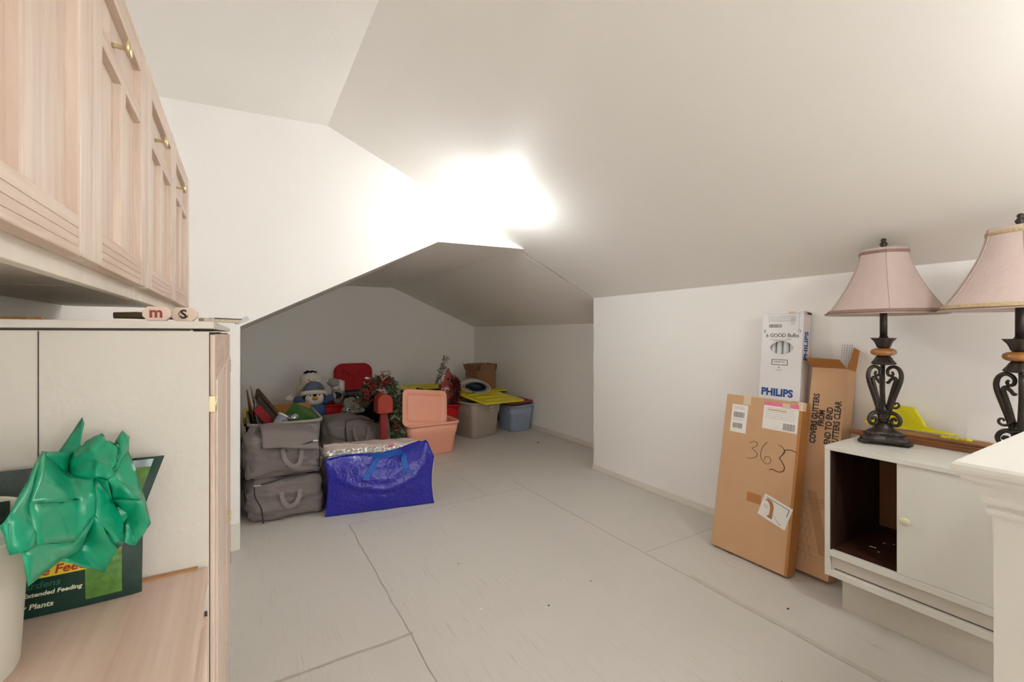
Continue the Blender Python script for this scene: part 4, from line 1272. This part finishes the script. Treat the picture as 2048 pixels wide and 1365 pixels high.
b = MB(); b.box(-.004, .004, -.13, .13, -.17, .17, 'tan')
o = b.build('tan_board', loc=(.060, 4.16, .46), rot=(math.radians(32), math.radians(-8), math.radians(4))); tag(o, 'tan hardboard sheet leaning against the left alcove wall', 'board')
b = MB()
P = catmull([(0, 0, .17), (0, -.02, .155), (0, -.03, .08), (.03, -.035, -.02), (.07, -.04, -.10)], 6)
b.ribbon(P, (.004, .06, 0), .006, 'grey_pl')
o = b.build('curved_grey_panel', loc=(.085, 3.86, .45)); tag(o, 'curved grey plastic panel standing in the grey bin', 'panel')
b = MB(); b.box(-.11, .11, -.006, .006, -.03, .03, 'redfelt', bev=.002)
o = b.build('red_book', loc=(.145, 3.74, .50), rot=(0, math.radians(52), math.radians(28))); tag(o, 'narrow red cloth book leaning beside the dark picture frame', 'book')
b = MB(); b.box(-.16, .16, -.003, .003, -.22, .035, 'card_in')
o = b.build('cardboard_sheet', loc=(.335, 4.16, .50), rot=(math.radians(-4), 0, 0)); tag(o, 'brown cardboard sheet standing at the back of the grey bin', 'cardboard')
# green gift box, corner up
b = MB(); b.box(-.09, .09, -.09, .09, -.09, .09, 'green_felt', bev=.002)
o = b.build('green_gift_box', loc=(.385, 3.80, .445), rot=(math.radians(30), math.radians(24), math.radians(42))); tag(o, 'green gift box with one corner sticking out of the grey bin', 'gift box')
t = thing('clear_cup', 'clear plastic cup lying tilted in the grey bin', 'cup', (.240, 3.70, .475), (math.radians(-18), math.radians(38), 0))
b = MB(); b.lathe([(.036, -.06), (.046, .04), (.049, .042), (.046, .046), (.043, .040), (.033, -.056)], 'clearpl', 28, cap=False); b.build('body', t)
b = MB(); b.lathe([(.0475, .036), (.051, .040), (.0475, .047), (.046, .044)], 'paper', 28, cap=False); b.build('lip', t)
t = thing('silver_ribbon_bow', 'crumpled silver foil bow in the grey bin beside the green gift box', 'bow', (.315, 3.69, .50))
rnd = random.Random(5)
for k in range(6):
    b = MB(); a = rnd.uniform(0, 6.28); l = rnd.uniform(.03, .05)
    P = catmull([(0, 0, 0), (l * .6 * math.cos(a), l * .6 * math.sin(a), .02), (l * math.cos(a), l * math.sin(a), .0), (l * .5 * math.cos(a), l * .5 * math.sin(a), -.012), (0, 0, 0)], 4)
    b.ribbon(P, (-.007 * math.sin(a), .007 * math.cos(a), .004), .001, 'silver'); b.build('loop', t)

# ------------------------------------------------------------------ soft storage bags
def soft(w_, d_, h_, r=.05, n=16, bulge=.02, wr=.018, seed=1, fq=7, sag=0, taper=0):
    b2 = bmesh.new()
    bmesh.ops.create_cube(b2, size=1)
    bmesh.ops.subdivide_edges(b2, edges=b2.edges[:], cuts=n, use_grid_fill=True)
    for v in b2.verts:
        p = v.co
        u = Vector((p.x * 2, p.y * 2, p.z * 2))
        # rounded box
        q = Vector((u.x * w_ / 2, u.y * d_ / 2, u.z * h_ / 2))
        core = Vector((max(-w_ / 2 + r, min(w_ / 2 - r, q.x)), max(-d_ / 2 + r, min(d_ / 2 - r, q.y)), max(-h_ / 2 + r, min(h_ / 2 - r, q.z))))
        dd = q - core
        if dd.length > 1e-6:
            q = core + dd.normalized() * min(r, dd.length)
        e = (1 - abs(u.x) ** 2), (1 - abs(u.y) ** 2), (1 - abs(u.z) ** 2)
        q.x += math.copysign(bulge * e[1] * e[2], u.x) if abs(u.x) > .98 else 0
        q.y += math.copysign(bulge * e[0] * e[2], u.y) if abs(u.y) > .98 else 0
        q.z += math.copysign(bulge * e[0] * e[1], u.z) if u.z > .98 else 0
        nn = u.normalized()
        s = Vector((seed * 7.1, seed * 3.3, 0))
        k = noise.noise(Vector((q.x * fq, q.y * fq, q.z * fq * 2.2)) + s) + .5 * noise.noise(Vector((q.x * fq * 2.3, q.y * fq * 2.3, q.z * fq * 4)) + s)
        k2 = 1 - abs(noise.noise(Vector((q.x * fq * 1.1, q.y * fq * 1.1, q.z * fq * 3)) + s * 2)) * 2
        if u.z > -.97:
            q += nn * (wr * k + wr * .8 * max(0, k2 - .5))
        if sag:
            q.z -= sag * (u.x * .5 + .5) * (u.z * .5 + .5)
        q.x -= taper * max(0, u.x) * (u.z * .5 + .5) * w_ / 2
        q.z += h_ / 2
        if q.z < 0: q.z = 0
        v.co = q
    return b2
def bag(label, loc, rot, w_, d_, h_, seed, group='grey fabric storage bags', sag=0, bulge=.03, taper=0):
    t = thing('storage_bag', label, 'storage bag', loc, rot, group)
    b = MB(); b.add(soft(w_, d_, h_, seed=seed, sag=sag, bulge=bulge, taper=taper, n=26, wr=.022, fq=8), 'greyfab', smooth=True)
    b.build('body', t)
    return t
def surf_y(bx, z0, z1, front):
    return front
def strap_handle(t, x, z, w_, h_, y, m='strapfab', skew=0, r=.012):
    b = MB()
    pts = [(-w_ / 2, 0, h_ / 2), (-w_ / 2 + .006 + skew * .3, -.010, 0), (-w_ / 4 + skew, -.020, -h_ / 2 + .01), (skew, -.022, -h_ / 2 - .002), (w_ / 4 + skew, -.020, -h_ / 2 + .01), (w_ / 2 - .006 + skew * .3, -.010, 0), (w_ / 2, 0, h_ / 2)]
    P = catmull(pts, 5)
    wv = []
    for i in range(len(P)):
        a = P[min(i + 1, len(P) - 1)]; c = P[max(i - 1, 0)]
        tt = Vector((a[0] - c[0], 0, a[2] - c[2])).normalized()
        wv.append(tuple(Vector((-tt.z, 0, tt.x)) * r))
    b.ribbon(P, wv, .003, m)
    o = b.build('handle', t, loc=(x, y, z))
    return o
def zipper(t, pts, r=.0035, name='zipper'):
    b = MB(); b.tube(catmull(pts, 6), r, 'piping', 6)
    return b.build(name, t)

# lower, upper and rear grey bags
t = bag('grey fabric storage bag on the floor, bottom of the stack of two', (.232, 3.20, 0), (0, 0, math.radians(-1)), .41, .36, .245, 1, bulge=.01)
strap_handle(t, .02, .14, .10, .085, -.222, skew=.0)
zipper(t, [(-.17, -.205, .235), (-.10, -.215, .245), (.0, -.215, .262), (.10, -.21, .27)])
zipper(t, [(-.17, -.205, .235), (-.165, -.212, .17), (-.135, -.214, .10), (-.125, -.205, .02), (-.12, -.19, .004)])
zipper(t, [(.20, -.172, .02), (.212, -.178, .10), (.208, -.176, .18), (.192, -.165, .235)], .0045, 'piping')
b = MB(); b.box(-.018, .018, -.003, 0, 0, .008, 'chrome'); b.build('zip_pull', t, loc=(-.155, -.218, .235))
t = bag('grey fabric storage bag lying on top of the other with a folded flap', (.222, 3.23, .245), (0, math.radians(1), math.radians(3)), .41, .38, .265, 5, bulge=.03, sag=.05, taper=.22)
strap_handle(t, .02, .135, .105, .10, -.236, skew=.01)
b = MB()
def flapfn(u, v):
    x = (-.14 + .31 * u)
    y = .02 - .278 * v - .012 * math.sin(PI * u)
    z = .306 - .045 * u + .010 * math.sin(PI * u) - (.075 * max(0, v - .62) / .38) - .02 * v
    z += .006 * noise.noise(Vector((u * 5, v * 5, 2)))
    return Vector((x, y, z))
grid_sheet(b, flapfn, 18, 14, 'greyfab')
o = b.build('flap', t); s = o.modifiers.new('th', 'SOLIDIFY'); s.thickness = .010
zipper(t, [(-.145, -.226, .205), (-.05, -.243, .196), (.06, -.243, .20), (.15, -.23, .215), (.178, -.20, .205)], .004)
zipper(t, [(.178, -.20, .205), (.185, -.19, .12), (.180, -.205, .04)], .004)
b = MB(); b.box(-.015, .015, -.003, 0, 0, .008, 'chrome'); b.build('zip_pull', t, loc=(.15, -.236, .212))
b = MB(); b.ribbon(catmull([(-.16, -.02, .28), (-.19, -.10, .22), (-.205, -.16, .12), (-.205, -.19, .08)], 5), (.0, .010, .006), .003, 'strapfab'); b.build('side_strap', t)
t = bag('grey fabric storage bag standing behind the blue bag', (.865, 4.30, 0), (0, 0, math.radians(-2)), .50, .42, .36, 9, bulge=.05, sag=.08, taper=.12)
strap_handle(t, .035, .235, .125, .13, -.265)
zipper(t, [(-.085, -.225, .365), (-.095, -.255, .28), (-.085, -.262, .18), (-.085, -.25, .04)])
zipper(t, [(-.085, -.225, .365), (.02, -.235, .372), (.12, -.225, .345), (.20, -.20, .30)])
b = MB(); b.box(-.014, .014, -.003, 0, 0, .010, 'chrome'); b.build('zip_pull', t, loc=(-.09, -.24, .355))

# ------------------------------------------------------------------ blue woven bag
A, Bp = Vector((.430, 2.925, 0)), Vector((1.085, 2.800, 0))
ang = math.atan2((Bp - A).y, (Bp - A).x)
t = thing('blue_woven_bag', 'glossy blue woven plastic bag with blue webbing handles on the floor', 'bag', ((A + Bp) / 2 + Vector((0, 0, 0))), (0, 0, ang))
Lw = (Bp - A).length
def bluept(u, v, back=0):
    """u 0..1 along, v 0..1 up; front face"""
    x = (u - .5) * Lw * (1 - .045 * math.sin(PI * v))
    top = .350 + .060 * math.exp(-((u - .92) / .055) ** 2) - .055 * max(0, (u - .93) / .07) + .010 * math.sin(u * 9) - .012 * math.exp(-((u - .62) / .16) ** 2)
    z = v * top
    y = -.030 * math.sin(PI * v) * math.sin(PI * u) ** .6
    y += .010 * noise.noise(Vector((u * 5, v * 4, 1))) * math.sin(PI * u) + .008 * abs(noise.noise(Vector((u * 9 + v * 6, v * 5 - u * 4, 4)))) * math.sin(PI * v)
    # draped diagonal fold
    fold_v = .72 - .30 * math.sin(PI * u)
    y -= .014 * math.exp(-((v - fold_v) / .05) ** 2) * math.sin(PI * u)
    if v > .8: y += (v - .8) * .32 * math.sin(PI * u)
    return Vector((x, y, z))
def bagpt(s, v):
    """closed loop s 0..1 : front, right end, back, left end"""
    dep = .27
    if s < .4:
        return bluept(s / .4, v)
    if s < .5:
        q = (s - .4) / .1; p = bluept(1, v)
        return p + Vector((.012 * math.sin(PI * q) * 2 * math.sin(PI * v), dep * q, -.05 * q * v))
    if s < .9:
        q = (s - .5) / .4; p = bluept(1 - q, v)
        return Vector((p.x, dep - p.y * .6, p.z * (.86 + .14 * 0)))
    q = (s - .9) / .1; p = bluept(0, v)
    return p + Vector((-.012 * math.sin(PI * q) * math.sin(PI * v), dep * (1 - q), -.05 * (1 - q) * v))
b = MB()
NS, NV = 120, 26
rings = []
for j in range(NV + 1):
    v = j / NV
    ring_ = [bagpt(i / NS, v) for i in range(NS)]
    rings.append(ring_)
for sc, dz in ((.97, .004), (.85, .014), (.6, .022), (.3, .026)):
    base_r = rings[NV]
    c = sum(base_r, Vector()) / NS
    rings.append([c + (p - c) * sc + Vector((0, 0, dz * .2 - (p.z - c.z) * (1 - sc) * .3)) for p in base_r])
b.loft(rings, 'blue')
b.build('body', t)
# handles
def surf(u, v, o=.004):
    p = bluept(u, v); return p + Vector((0, -o, 0))
pts = [surf(.345, .60), surf(.36, .68), surf(.41, .80), surf(.45, .90, .006), surf(.50, .985, .008), surf(.56, 1.03, .012) , surf(.64, 1.03, .012), surf(.70, .97, .010), surf(.715, .86), surf(.725, .76), surf(.73, .66)]
P = catmull([tuple(p) for p in pts], 5)
wv = []
for i in range(len(P)):
    a = P[min(i + 1, len(P) - 1)]; c = P[max(i - 1, 0)]
    tt = Vector((a[0] - c[0], 0, a[2] - c[2])).normalized()
    wv.append(tuple(Vector((-tt.z, 0, tt.x)) * .018))
b = MB(); b.ribbon(P, wv, .003, 'strapblue'); b.build('handle', t)
pts = [(-.03, .02, .352), (-.06, -.015, .362), (-.03, -.03, .358), (.03, -.03, .352), (.08, -.028, .362), (.12, -.01, .352), (.13, .03, .34)]
P = catmull(pts, 5)
wv = []
for i in range(len(P)):
    a = P[min(i + 1, len(P) - 1)]; c = P[max(i - 1, 0)]
    tt = Vector((a[0] - c[0], a[1] - c[1], a[2] - c[2])).normalized()
    wv.append(tuple(tt.cross(Vector((0, 1, .3))).normalized() * .015))
b = MB(); b.ribbon(P, wv, .003, 'strapblue'); b.build('handle', t)
b = MB(); b.tube([bagpt(s_, 1.0) + Vector((0, -.002, .001)) for s_ in [i / 60 * .5 for i in range(61)]], .0022, 'strapblue', 6); b.build('hem', t)
b = MB(); b.tube([bagpt(.4, v_ / 12) + Vector((.002, 0, 0)) for v_ in range(13)], .0022, 'mesh', 6); b.build('side_seam', t)

# clear vinyl bag of wrapping behind the blue bag
t = thing('clear_vinyl_bag', 'clear vinyl bag of shiny wrapping with pink seam behind the blue bag', 'bag', (.800, 3.30, 0), (0, 0, ang))
b = MB(); b.add(soft(.66, .22, .325, r=.04, seed=13, wr=.012, fq=9, bulge=.01), 'mesh', smooth=True); b.build('body', t)
b = MB()
def crumple(u, v):
    x = -.30 + .60 * u
    return Vector((x, -.128 - .06 * (1 - v), .305 + .024 * v + .008 * noise.noise(Vector((u * 22, v * 9, 3))) + .010 * abs(noise.noise(Vector((u * 40, v * 12, 7))))))
grid_sheet(b, crumple, 60, 12, 'foil')
for f in b.bm.faces: f.smooth = False
o = b.build('shiny_wrap', t); s = o.modifiers.new('th', 'SOLIDIFY'); s.thickness = .003
b = MB()
def wall_(u, v):
    x = -.32 + .64 * u
    return Vector((x, -.07 + .006 * math.sin(u * 14), .285 + v * (.060 + .018 * math.sin(u * 5 + 1) + .014 * noise.noise(Vector((u * 8, 0, 1))))))
grid_sheet(b, wall_, 40, 4, 'mesh')
o = b.build('collar', t); s = o.modifiers.new('th', 'SOLIDIFY'); s.thickness = .002
b = MB(); b.tube([wall_(i / 40, 1) for i in range(41)], .0022, 'pinkpipe', 6); b.tube([wall_(i / 40, .55) + Vector((0, -.002, 0)) for i in range(41)], .0014, 'pinkpipe', 5); b.build('seam', t)
b = MB(); b.box(-.02, .02, -.012, .012, 0, .004, 'pink'); b.build('tab', t, loc=(.125, -.135, .335), rot=(.5, 0, .2))

# ------------------------------------------------------------------ plush toys
def toy(label, loc, rot=(0, 0, 0), name='plush_toy', cat='plush toy'):
    return thing(name, label, cat, loc, rot)
t = toy('plush penguin with orange beak, white brimmed slate hat and blue sleeves spread wide', (.602, 4.78, .492), (math.radians(-6), 0, 0), 'plush_penguin')
t.scale = (1.14, 1.1, 1.1)
b = MB(); b.ball((0, 0, 0), (.094, .070, .070), 'plush_black', 28); b.ball((0, .03, -.12), (.10, .08, .11), 'plush_blue', 20); b.build('body', t)
b = MB(); b.ball((-.032, -.022, -.004), (.046, .055, .052), 'plush_white', 20); b.ball((.032, -.022, -.004), (.046, .055, .052), 'plush_white', 20); b.ball((0, -.018, -.026), (.075, .056, .044), 'plush_white', 20); b.build('face', t)
b = MB(); b.ball((0, -.078, -.006), (.024, .022, .018), 'beak', 18); o = b.build('beak', t)
for s_ in (-1, 1):
    b = MB(); b.ball((s_ * .036, -.074, .020), (.006, .005, .007), 'ink', 10); b.build('eye', t)
b = MB(); b.tube([(.092 * math.cos(a), -.002 - .068 * math.sin(a), .036 + .012 * math.sin(a)) for a in [PI * 2 * i / 36 for i in range(37)]], .019, 'plush_white', 10); b.build('hat_brim', t)
b = MB(); b.ball((0, .014, .066), (.086, .066, .078), 'plaid', 24); hat = b.build('hat', t)
b = MB(); b.ball((.038, -.050, .085), (.016, .006, .010), 'green_felt', 10); b.ball((.055, -.042, .078), (.014, .006, .009), 'mail_red', 10); b.build('patch', hat)
for s_, hm in ((-1, 'plush_white'), (1, 'plush_black')):
    b = MB(); b.tube([(s_ * .07, .0, -.045), (s_ * .11, -.008, -.022), (s_ * .155, -.01, -.004 + (.006 if s_ > 0 else 0))], [.030, .034, .026], 'plush_blue', 14); arm = b.build('arm', t)
    b = MB()
    if s_ > 0: b.ball((s_ * .168, -.01, .0), (.012, .028, .028), 'plush_white', 14)
    b.ball((s_ * .195, -.012, .006), (.034, .026, .026), hm, 16); b.ball((s_ * .180, -.012, .026), (.014, .012, .014), hm, 10); b.build('mitten', arm)
t = toy('white plush snowman head with dark tuft on top, behind the penguin', (.605, 5.02, .635), (0, 0, 0), 'plush_snowman')
t.scale = (1.1, 1.1, 1.1)
b = MB(); b.ball((0, 0, .005), (.098, .075, .078), 'plush_white', 28, dis=.01); b.ball((0, .0, -.10), (.13, .10, .11), 'plush_white', 24, dis=.01); b.build('body', t)
b = MB()
for k in range(16):
    a = random.uniform(-.9, .9); b.ball((.052 * math.sin(a) * 1.2, random.uniform(-.03, .03), .080 + random.uniform(-.008, .010)), (.018, .012, .009), 'plush_black', 8, dis=.003, seed=k)
b.build('tuft', t)
for s_ in (-1, 1):
    b = MB(); b.ball((s_ * .026, -.072, .014), (.006, .005, .006), 'ink', 8); b.build('eye', t)
b = MB(); b.ball((-.008, -.078, 0), (.014, .012, .006), 'beak', 8); b.build('nose', t)
t = toy('grey plush gnome with knitted hat tipped left and white fur brim', (.815, 4.84, .46), (0, 0, 0), 'plush_gnome')
b = MB(); b.ball((.015, 0, .03), (.060, .05, .085), 'plush_grey', 20, dis=.008); b.build('body', t)
b = MB(); b.ball((.0, .005, .125), (.045, .045, .045), 'plush_white', 18); b.build('head', t)
b = MB(); b.tube([(.055, -.01, .05), (.052, -.03, .10), (.048, -.028, .150), (.030, -.01, .178), (.062, .0, .165), (.070, .01, .05)], [.020, .024, .026, .020, .026, .02], 'plush_white', 10); b.build('fur_trim', t)
b = MB(); b.tube([(.03, 0, .165), (.0, -.005, .160), (-.032, -.01, .162), (-.070, -.01, .172), (-.082, -.01, .178)], [.030, .050, .046, .026, .010], 'plush_grey', 16); hat = b.build('hat', t)
b = MB(); b.ball((-.088, -.012, .182), .014, 'plush_white', 12, dis=.003); b.build('pompom', hat)
b = MB(); b.add(soft(.15, .12, .125, r=.04, seed=21, wr=.025, fq=16, n=12), 'plush_grey', smooth=True)
t = toy('heap of pale grey fluffy fabric on the rear grey bag', (.905, 4.46, .352), (0, 0, .3), 'fabric_heap', 'cloth'); b.build('cloth', t)
b = MB(); b.ball((-.07, -.055, .055), (.022, .01, .016), 'plush_white', 12); b.ball((-.07, -.062, .055), (.012, .008, .010), 'plush_black', 10); b.build('button', t)

# ------------------------------------------------------------------ mailbox decoration
t = thing('mailbox_ornament', 'red wooden mailbox ornament with rounded top on a slim post', 'ornament', (1.045, 3.90, 0))
b = MB()
arch = [(-.064, 0), (.064, 0), (.064, .10)] + [(.064 * math.cos(a), .10 + .062 * math.sin(a)) for a in [PI * i / 14 for i in range(1, 14)]] + [(-.064, .10)]
b.prism(arch, -.07, .07, 'mail_red'); b.build('box', t, loc=(0, 0, .440), bevel=.003)
b = MB(); b.prism([(p[0] * .94, .004 + p[1] * .96) for p in arch], -.076, -.070, 'mail_red'); b.build('door', t, loc=(0, 0, .440), bevel=.002)
b = MB(); b.box(-.026, .026, -.02, .02, 0, .44, 'mail_post', bev=.003); b.build('post', t)

# ------------------------------------------------------------------ garland with berries and bow
def leafcloud(b, path, rad, n, m, size, seed, wide=.28):
    r = random.Random(seed)
    for i in range(n):
        k = r.random() * (len(path) - 1); j = int(k); f = k - j
        p = Vector(path[j]).lerp(Vector(path[min(j + 1, len(path) - 1)]), f)
        d = Vector((r.gauss(0, 1), r.gauss(0, 1), r.gauss(0, 1))).normalized()
        rr_ = rad if not isinstance(rad, (list, tuple)) else rad[j]
        base = p + d * rr_ * .25
        tip = p + d * rr_ * r.uniform(.7, 1.15)
        side = d.cross(Vector((r.uniform(-1, 1), r.uniform(-1, 1), r.uniform(-1, 1)))).normalized() * size * wide
        mid = base.lerp(tip, .5) + d.cross(side).normalized() * size * .12
        a = b.bm.verts.new(base); c = b.bm.verts.new(mid + side); e = b.bm.verts.new(tip); g = b.bm.verts.new(mid - side)
        b.face([a, c, e, g], m, True)
t = thing('berry_garland', 'green garland with red berries hanging down between mailbox and peach tote', 'garland', (0, 0, 0))
path = catmull([(.93, 4.16, .50), (.96, 4.14, .60), (1.02, 4.12, .67), (1.10, 4.10, .69), (1.17, 4.08, .64), (1.19, 4.03, .52), (1.195, 3.98, .40), (1.19, 3.96, .28), (1.20, 3.95, .17), (1.21, 3.94, .12)], 5)
b = MB(); leafcloud(b, path, .075, 900, 'leaf', .055, 1); leafcloud(b, path, .075, 420, 'leaf_pale', .045, 2); o = b.build('foliage', t); o['kind'] = 'stuff'
b = MB(); b.tube(path, .008, 'twig', 6); b.build('stem', t)
b = MB(); r = random.Random(8)
for i in range(130):
    c = Vector((random.Random(i).choice([(1.0, 4.08, .665), (1.08, 4.06, .655), (.93, 4.09, .545), (.95, 4.07, .60), (1.12, 4.04, .69), (1.2, 3.93, .30)])))
    b.ball(c + Vector((r.gauss(0, .028), r.gauss(0, .015), r.gauss(0, .024))), .0085, 'berry', 8)
o = b.build('berries', t); o['kind'] = 'stuff'
b = MB()
for a in (-.5, .1, .7, 1.3):
    P = catmull([(0, 0, 0), (.03 * math.sin(a) - .02, -.012, .07), (.05 * math.sin(a), -.005, .088), (.05 * math.sin(a) + .028, .006, .060), (0, 0, 0)], 5)
    b.ribbon(P, (.006, .020, .004), .0015, 'bow')
b.build('bow', t, loc=(1.075, 4.04, .700))
b = MB(); b.prism([(0, 0), (.12, -.03), (.10, -.005), (.02, .012)], 0, .003, 'paper'); tag(b.build('white_paper_star', loc=(.935, 4.12, .722), rot=(0, .1, .2)), 'pointed white paper piece sticking out left of the garland', 'paper')

# ------------------------------------------------------------------ birdhouse and tinsel in the red tote
t = thing('birdhouse', 'red snow flocked birdhouse rising out of the dark red tote', 'birdhouse', (1.875, 4.46, .02), (0, 0, math.radians(-8)))
b = MB(); b.box(-.045, .045, -.04, .04, 0, .41, 'twig'); b.build('pedestal', t)
b = MB()
b.prism([(-.070, .405), (.062, .405), (.078, .575), (.0, .725), (-.078, .575)], -.055, .055, 'birdhouse'); b.build('house', t, bevel=.002)
for s_ in (-1, 1):
    b = MB(); T2 = Tr(0, 0, .735) @ Ry(s_ * math.radians(62.5)); b.box(0 if s_ > 0 else -.19, .19 if s_ > 0 else 0, -.062, .062, -.003, .003, 'twig', T2)
    rq = random.Random(20 + s_)
    for i in range(60 if s_ < 0 else 14):
        b.ball(T2 @ Vector((s_ * rq.uniform(.0, .19), rq.uniform(-.066, .062), .006)), (rq.uniform(.006, .013), .010, .008), 'snow', 6)
    b.build('roof_panel', t)
for (x, z, r_) in ((-.005, .62, .020), (.012, .485, .015)):
    b = MB(); b.lathe([(r_ * .7, 0), (r_, 0), (r_, .006), (r_ * .7, .006)], 'palewood', 20, cap=False); b.lathe([(0, .001), (r_ * .72, .001), (r_ * .72, .003), (0, .003)], 'dark', 20, cap=False)
    b.build('entrance_hole', t, loc=(x, -.055, z), rot=(PI / 2, 0, 0))
b = MB(); r = random.Random(12)
for c, s_, n_ in (((-.035, -.062, .515), .026, 26), ((.055, -.055, .47), .020, 16), ((-.06, -.05, .62), .022, 14), ((.03, -.06, .57), .012, 8)):
    for i in range(n_):
        b.ball((c[0] + r.gauss(0, s_ * .6), c[1] - r.random() * .01, c[2] + r.gauss(0, s_ * .6)), r.uniform(.005, .010), 'snow', 6)
o = b.build('snow_clumps', t); o['kind'] = 'stuff'
b = MB()
leafcloud(b, [(-.085, 0, .60), (-.07, 0, .68), (-.035, 0, .76), (-.01, 0, .86)], [.06, .055, .045, .035], 110, 'twig', .035, 5)
leafcloud(b, [(-.085, 0, .60), (-.07, 0, .70), (-.03, 0, .78), (.0, 0, .83)], [.06, .055, .045, .035], 200, 'snow', .03, 6)
o = b.build('frosted_sprig', t); o['kind'] = 'stuff'
b = MB(); leafcloud(b, [(0, 0, 0), (.02, -.01, .09), (.03, -.03, .19), (.01, -.06, .26), (-.02, -.05, .32)], [.07, .065, .06, .06, .05], 900, 'tinsel', .03, 9, wide=.12)
o = b.build('tinsel_garland', loc=(1.885, 4.32, .34)); tag(o, 'bunch of burgundy tinsel hanging over the red tote beside the birdhouse', 'tinsel')
# black bird ornament
t = thing('bird_ornament', 'small black bird ornament behind the peach lid', 'ornament', (1.66, 4.63, .375), (0, 0, .2))
b = MB(); b.ball((0, 0, .125), (.060, .03, .026), 'plush_black', 16, T=Ry(.35)); b.ball((-.058, 0, .150), (.022, .018, .018), 'plush_black', 12); b.build('body', t)
b = MB(); b.tube([(.03, 0, .115), (.085, 0, .085)], [.016, .005], 'plush_black', 8, flat=.4); b.build('tail', t)
b = MB(); b.lathe([(.014, 0), (.010, .1)], 'twig', 8); b.build('perch', t)
# rolled newspaper
t = thing('rolled_newspaper', 'folded roll of newspaper lying on the yellow lid beside the birdhouse', 'newspaper', (2.235, 4.52, .445), (0, 0, math.radians(-14)))
for nm, sc, m_, seed in (('outer_page', 1.0, 'news', 1), ('inner_page', .84, 'board', 2), ('dark_page', .70, 'newsdark', 3)):
    b = MB()
    P = []
    for i in range(40):
        a = 2 * PI * i / 39 * .97 - PI / 2
        P.append((.165 * sc * math.cos(a) * (1 - .2 * math.sin(a)), .075 * sc * math.sin(a) + .078 + .02 * math.cos(a) * (1 if i < 20 else .4)))
    b2 = bmesh.new()
    ri = []
    for y in (0, .14, .28):
        ri.append([b2.verts.new((p[0], y, p[1])) for p in P])
    for a_, c_ in zip(ri, ri[1:]):
        for i in range(len(P) - 1):
            f = b2.faces.new((a_[i], a_[i + 1], c_[i + 1], c_[i])); f.smooth = True
    b.add(b2, m_, Ry(math.radians(14)), smooth=True)
    o = b.build(nm, t); s = o.modifiers.new('th', 'SOLIDIFY'); s.thickness = .008
b = MB(); b.ball((0.018, .14, .082), (.108, .10, .046), 'newsdark', 18, T=Ry(math.radians(14))); b.build('core', t)
# small cardboard box on the back
t = thing('small_carton', 'small open brown cardboard box on the rear yellow lid in the corner', 'cardboard box', (2.655, 5.20, .412))
b = MB(); w_, d_, h_ = .30, .26, .235
for q in ((-w_ / 2, w_ / 2, -d_ / 2, -d_ / 2 + .004), (-w_ / 2, w_ / 2, d_ / 2 - .004, d_ / 2), (-w_ / 2, -w_ / 2 + .004, -d_ / 2, d_ / 2), (w_ / 2 - .004, w_ / 2, -d_ / 2, d_ / 2)):
    b.box(q[0], q[1], q[2], q[3], 0, h_, 'card_dk')
b.box(-w_ / 2, w_ / 2, -d_ / 2, d_ / 2, 0, .004, 'card_dk'); b.build('body', t, rot=(0, 0, .10))
for (x, y, ry, rx, ww, dd) in ((-w_ / 2, 0, -20, 0, .004, d_), (w_ / 2, 0, 8, 0, .004, d_), (0, d_ / 2, 0, -8, w_, .004), (.03, -d_ / 2, 0, 14, w_ * .75, .004)):
    b = MB(); b.box(-ww / 2, ww / 2, -dd / 2, dd / 2, 0, .085, 'card_dk'); b.build('flap', t, loc=(x, y, h_), rot=(math.radians(rx), math.radians(ry), .10))
b = MB(); fineprint(b, -.03, .19, .15, 9, 'card_in', y=-.0006, seed=40, dz=.018, h_=.006); b.build('printing', t, loc=(0, -d_ / 2 - .003, 0), rot=(0, 0, .10))

# floor debris
b = MB(); r = random.Random(2)
for (x, y, m_, s_) in ((.83, 1.62, 'debris', .006), (1.08, 1.50, 'debris_dk', .005), (1.25, 1.62, 'debris', .004), (.49, 2.74, 'debris', .006), (1.62, 3.55, 'debris', .007), (1.84, 3.4, 'debris', .004), (1.9, .98, 'debris_dk', .006), (2.6, 3.8, 'debris_dk', .012), (1.35, 1.55, 'debris_dk', .004), (.9, 2.0, 'debris_dk', .004), (2.05, 1.2, 'debris', .004)):
    b.ball((x, y, s_ * .25), (s_, s_ * .7, s_ * .3), m_, 8, dis=s_ * .3, seed=x)
o = b.build('floor_crumbs'); o['kind'] = 'stuff'; tag(o, 'white and dark crumbs scattered over the grey floor', 'debris')
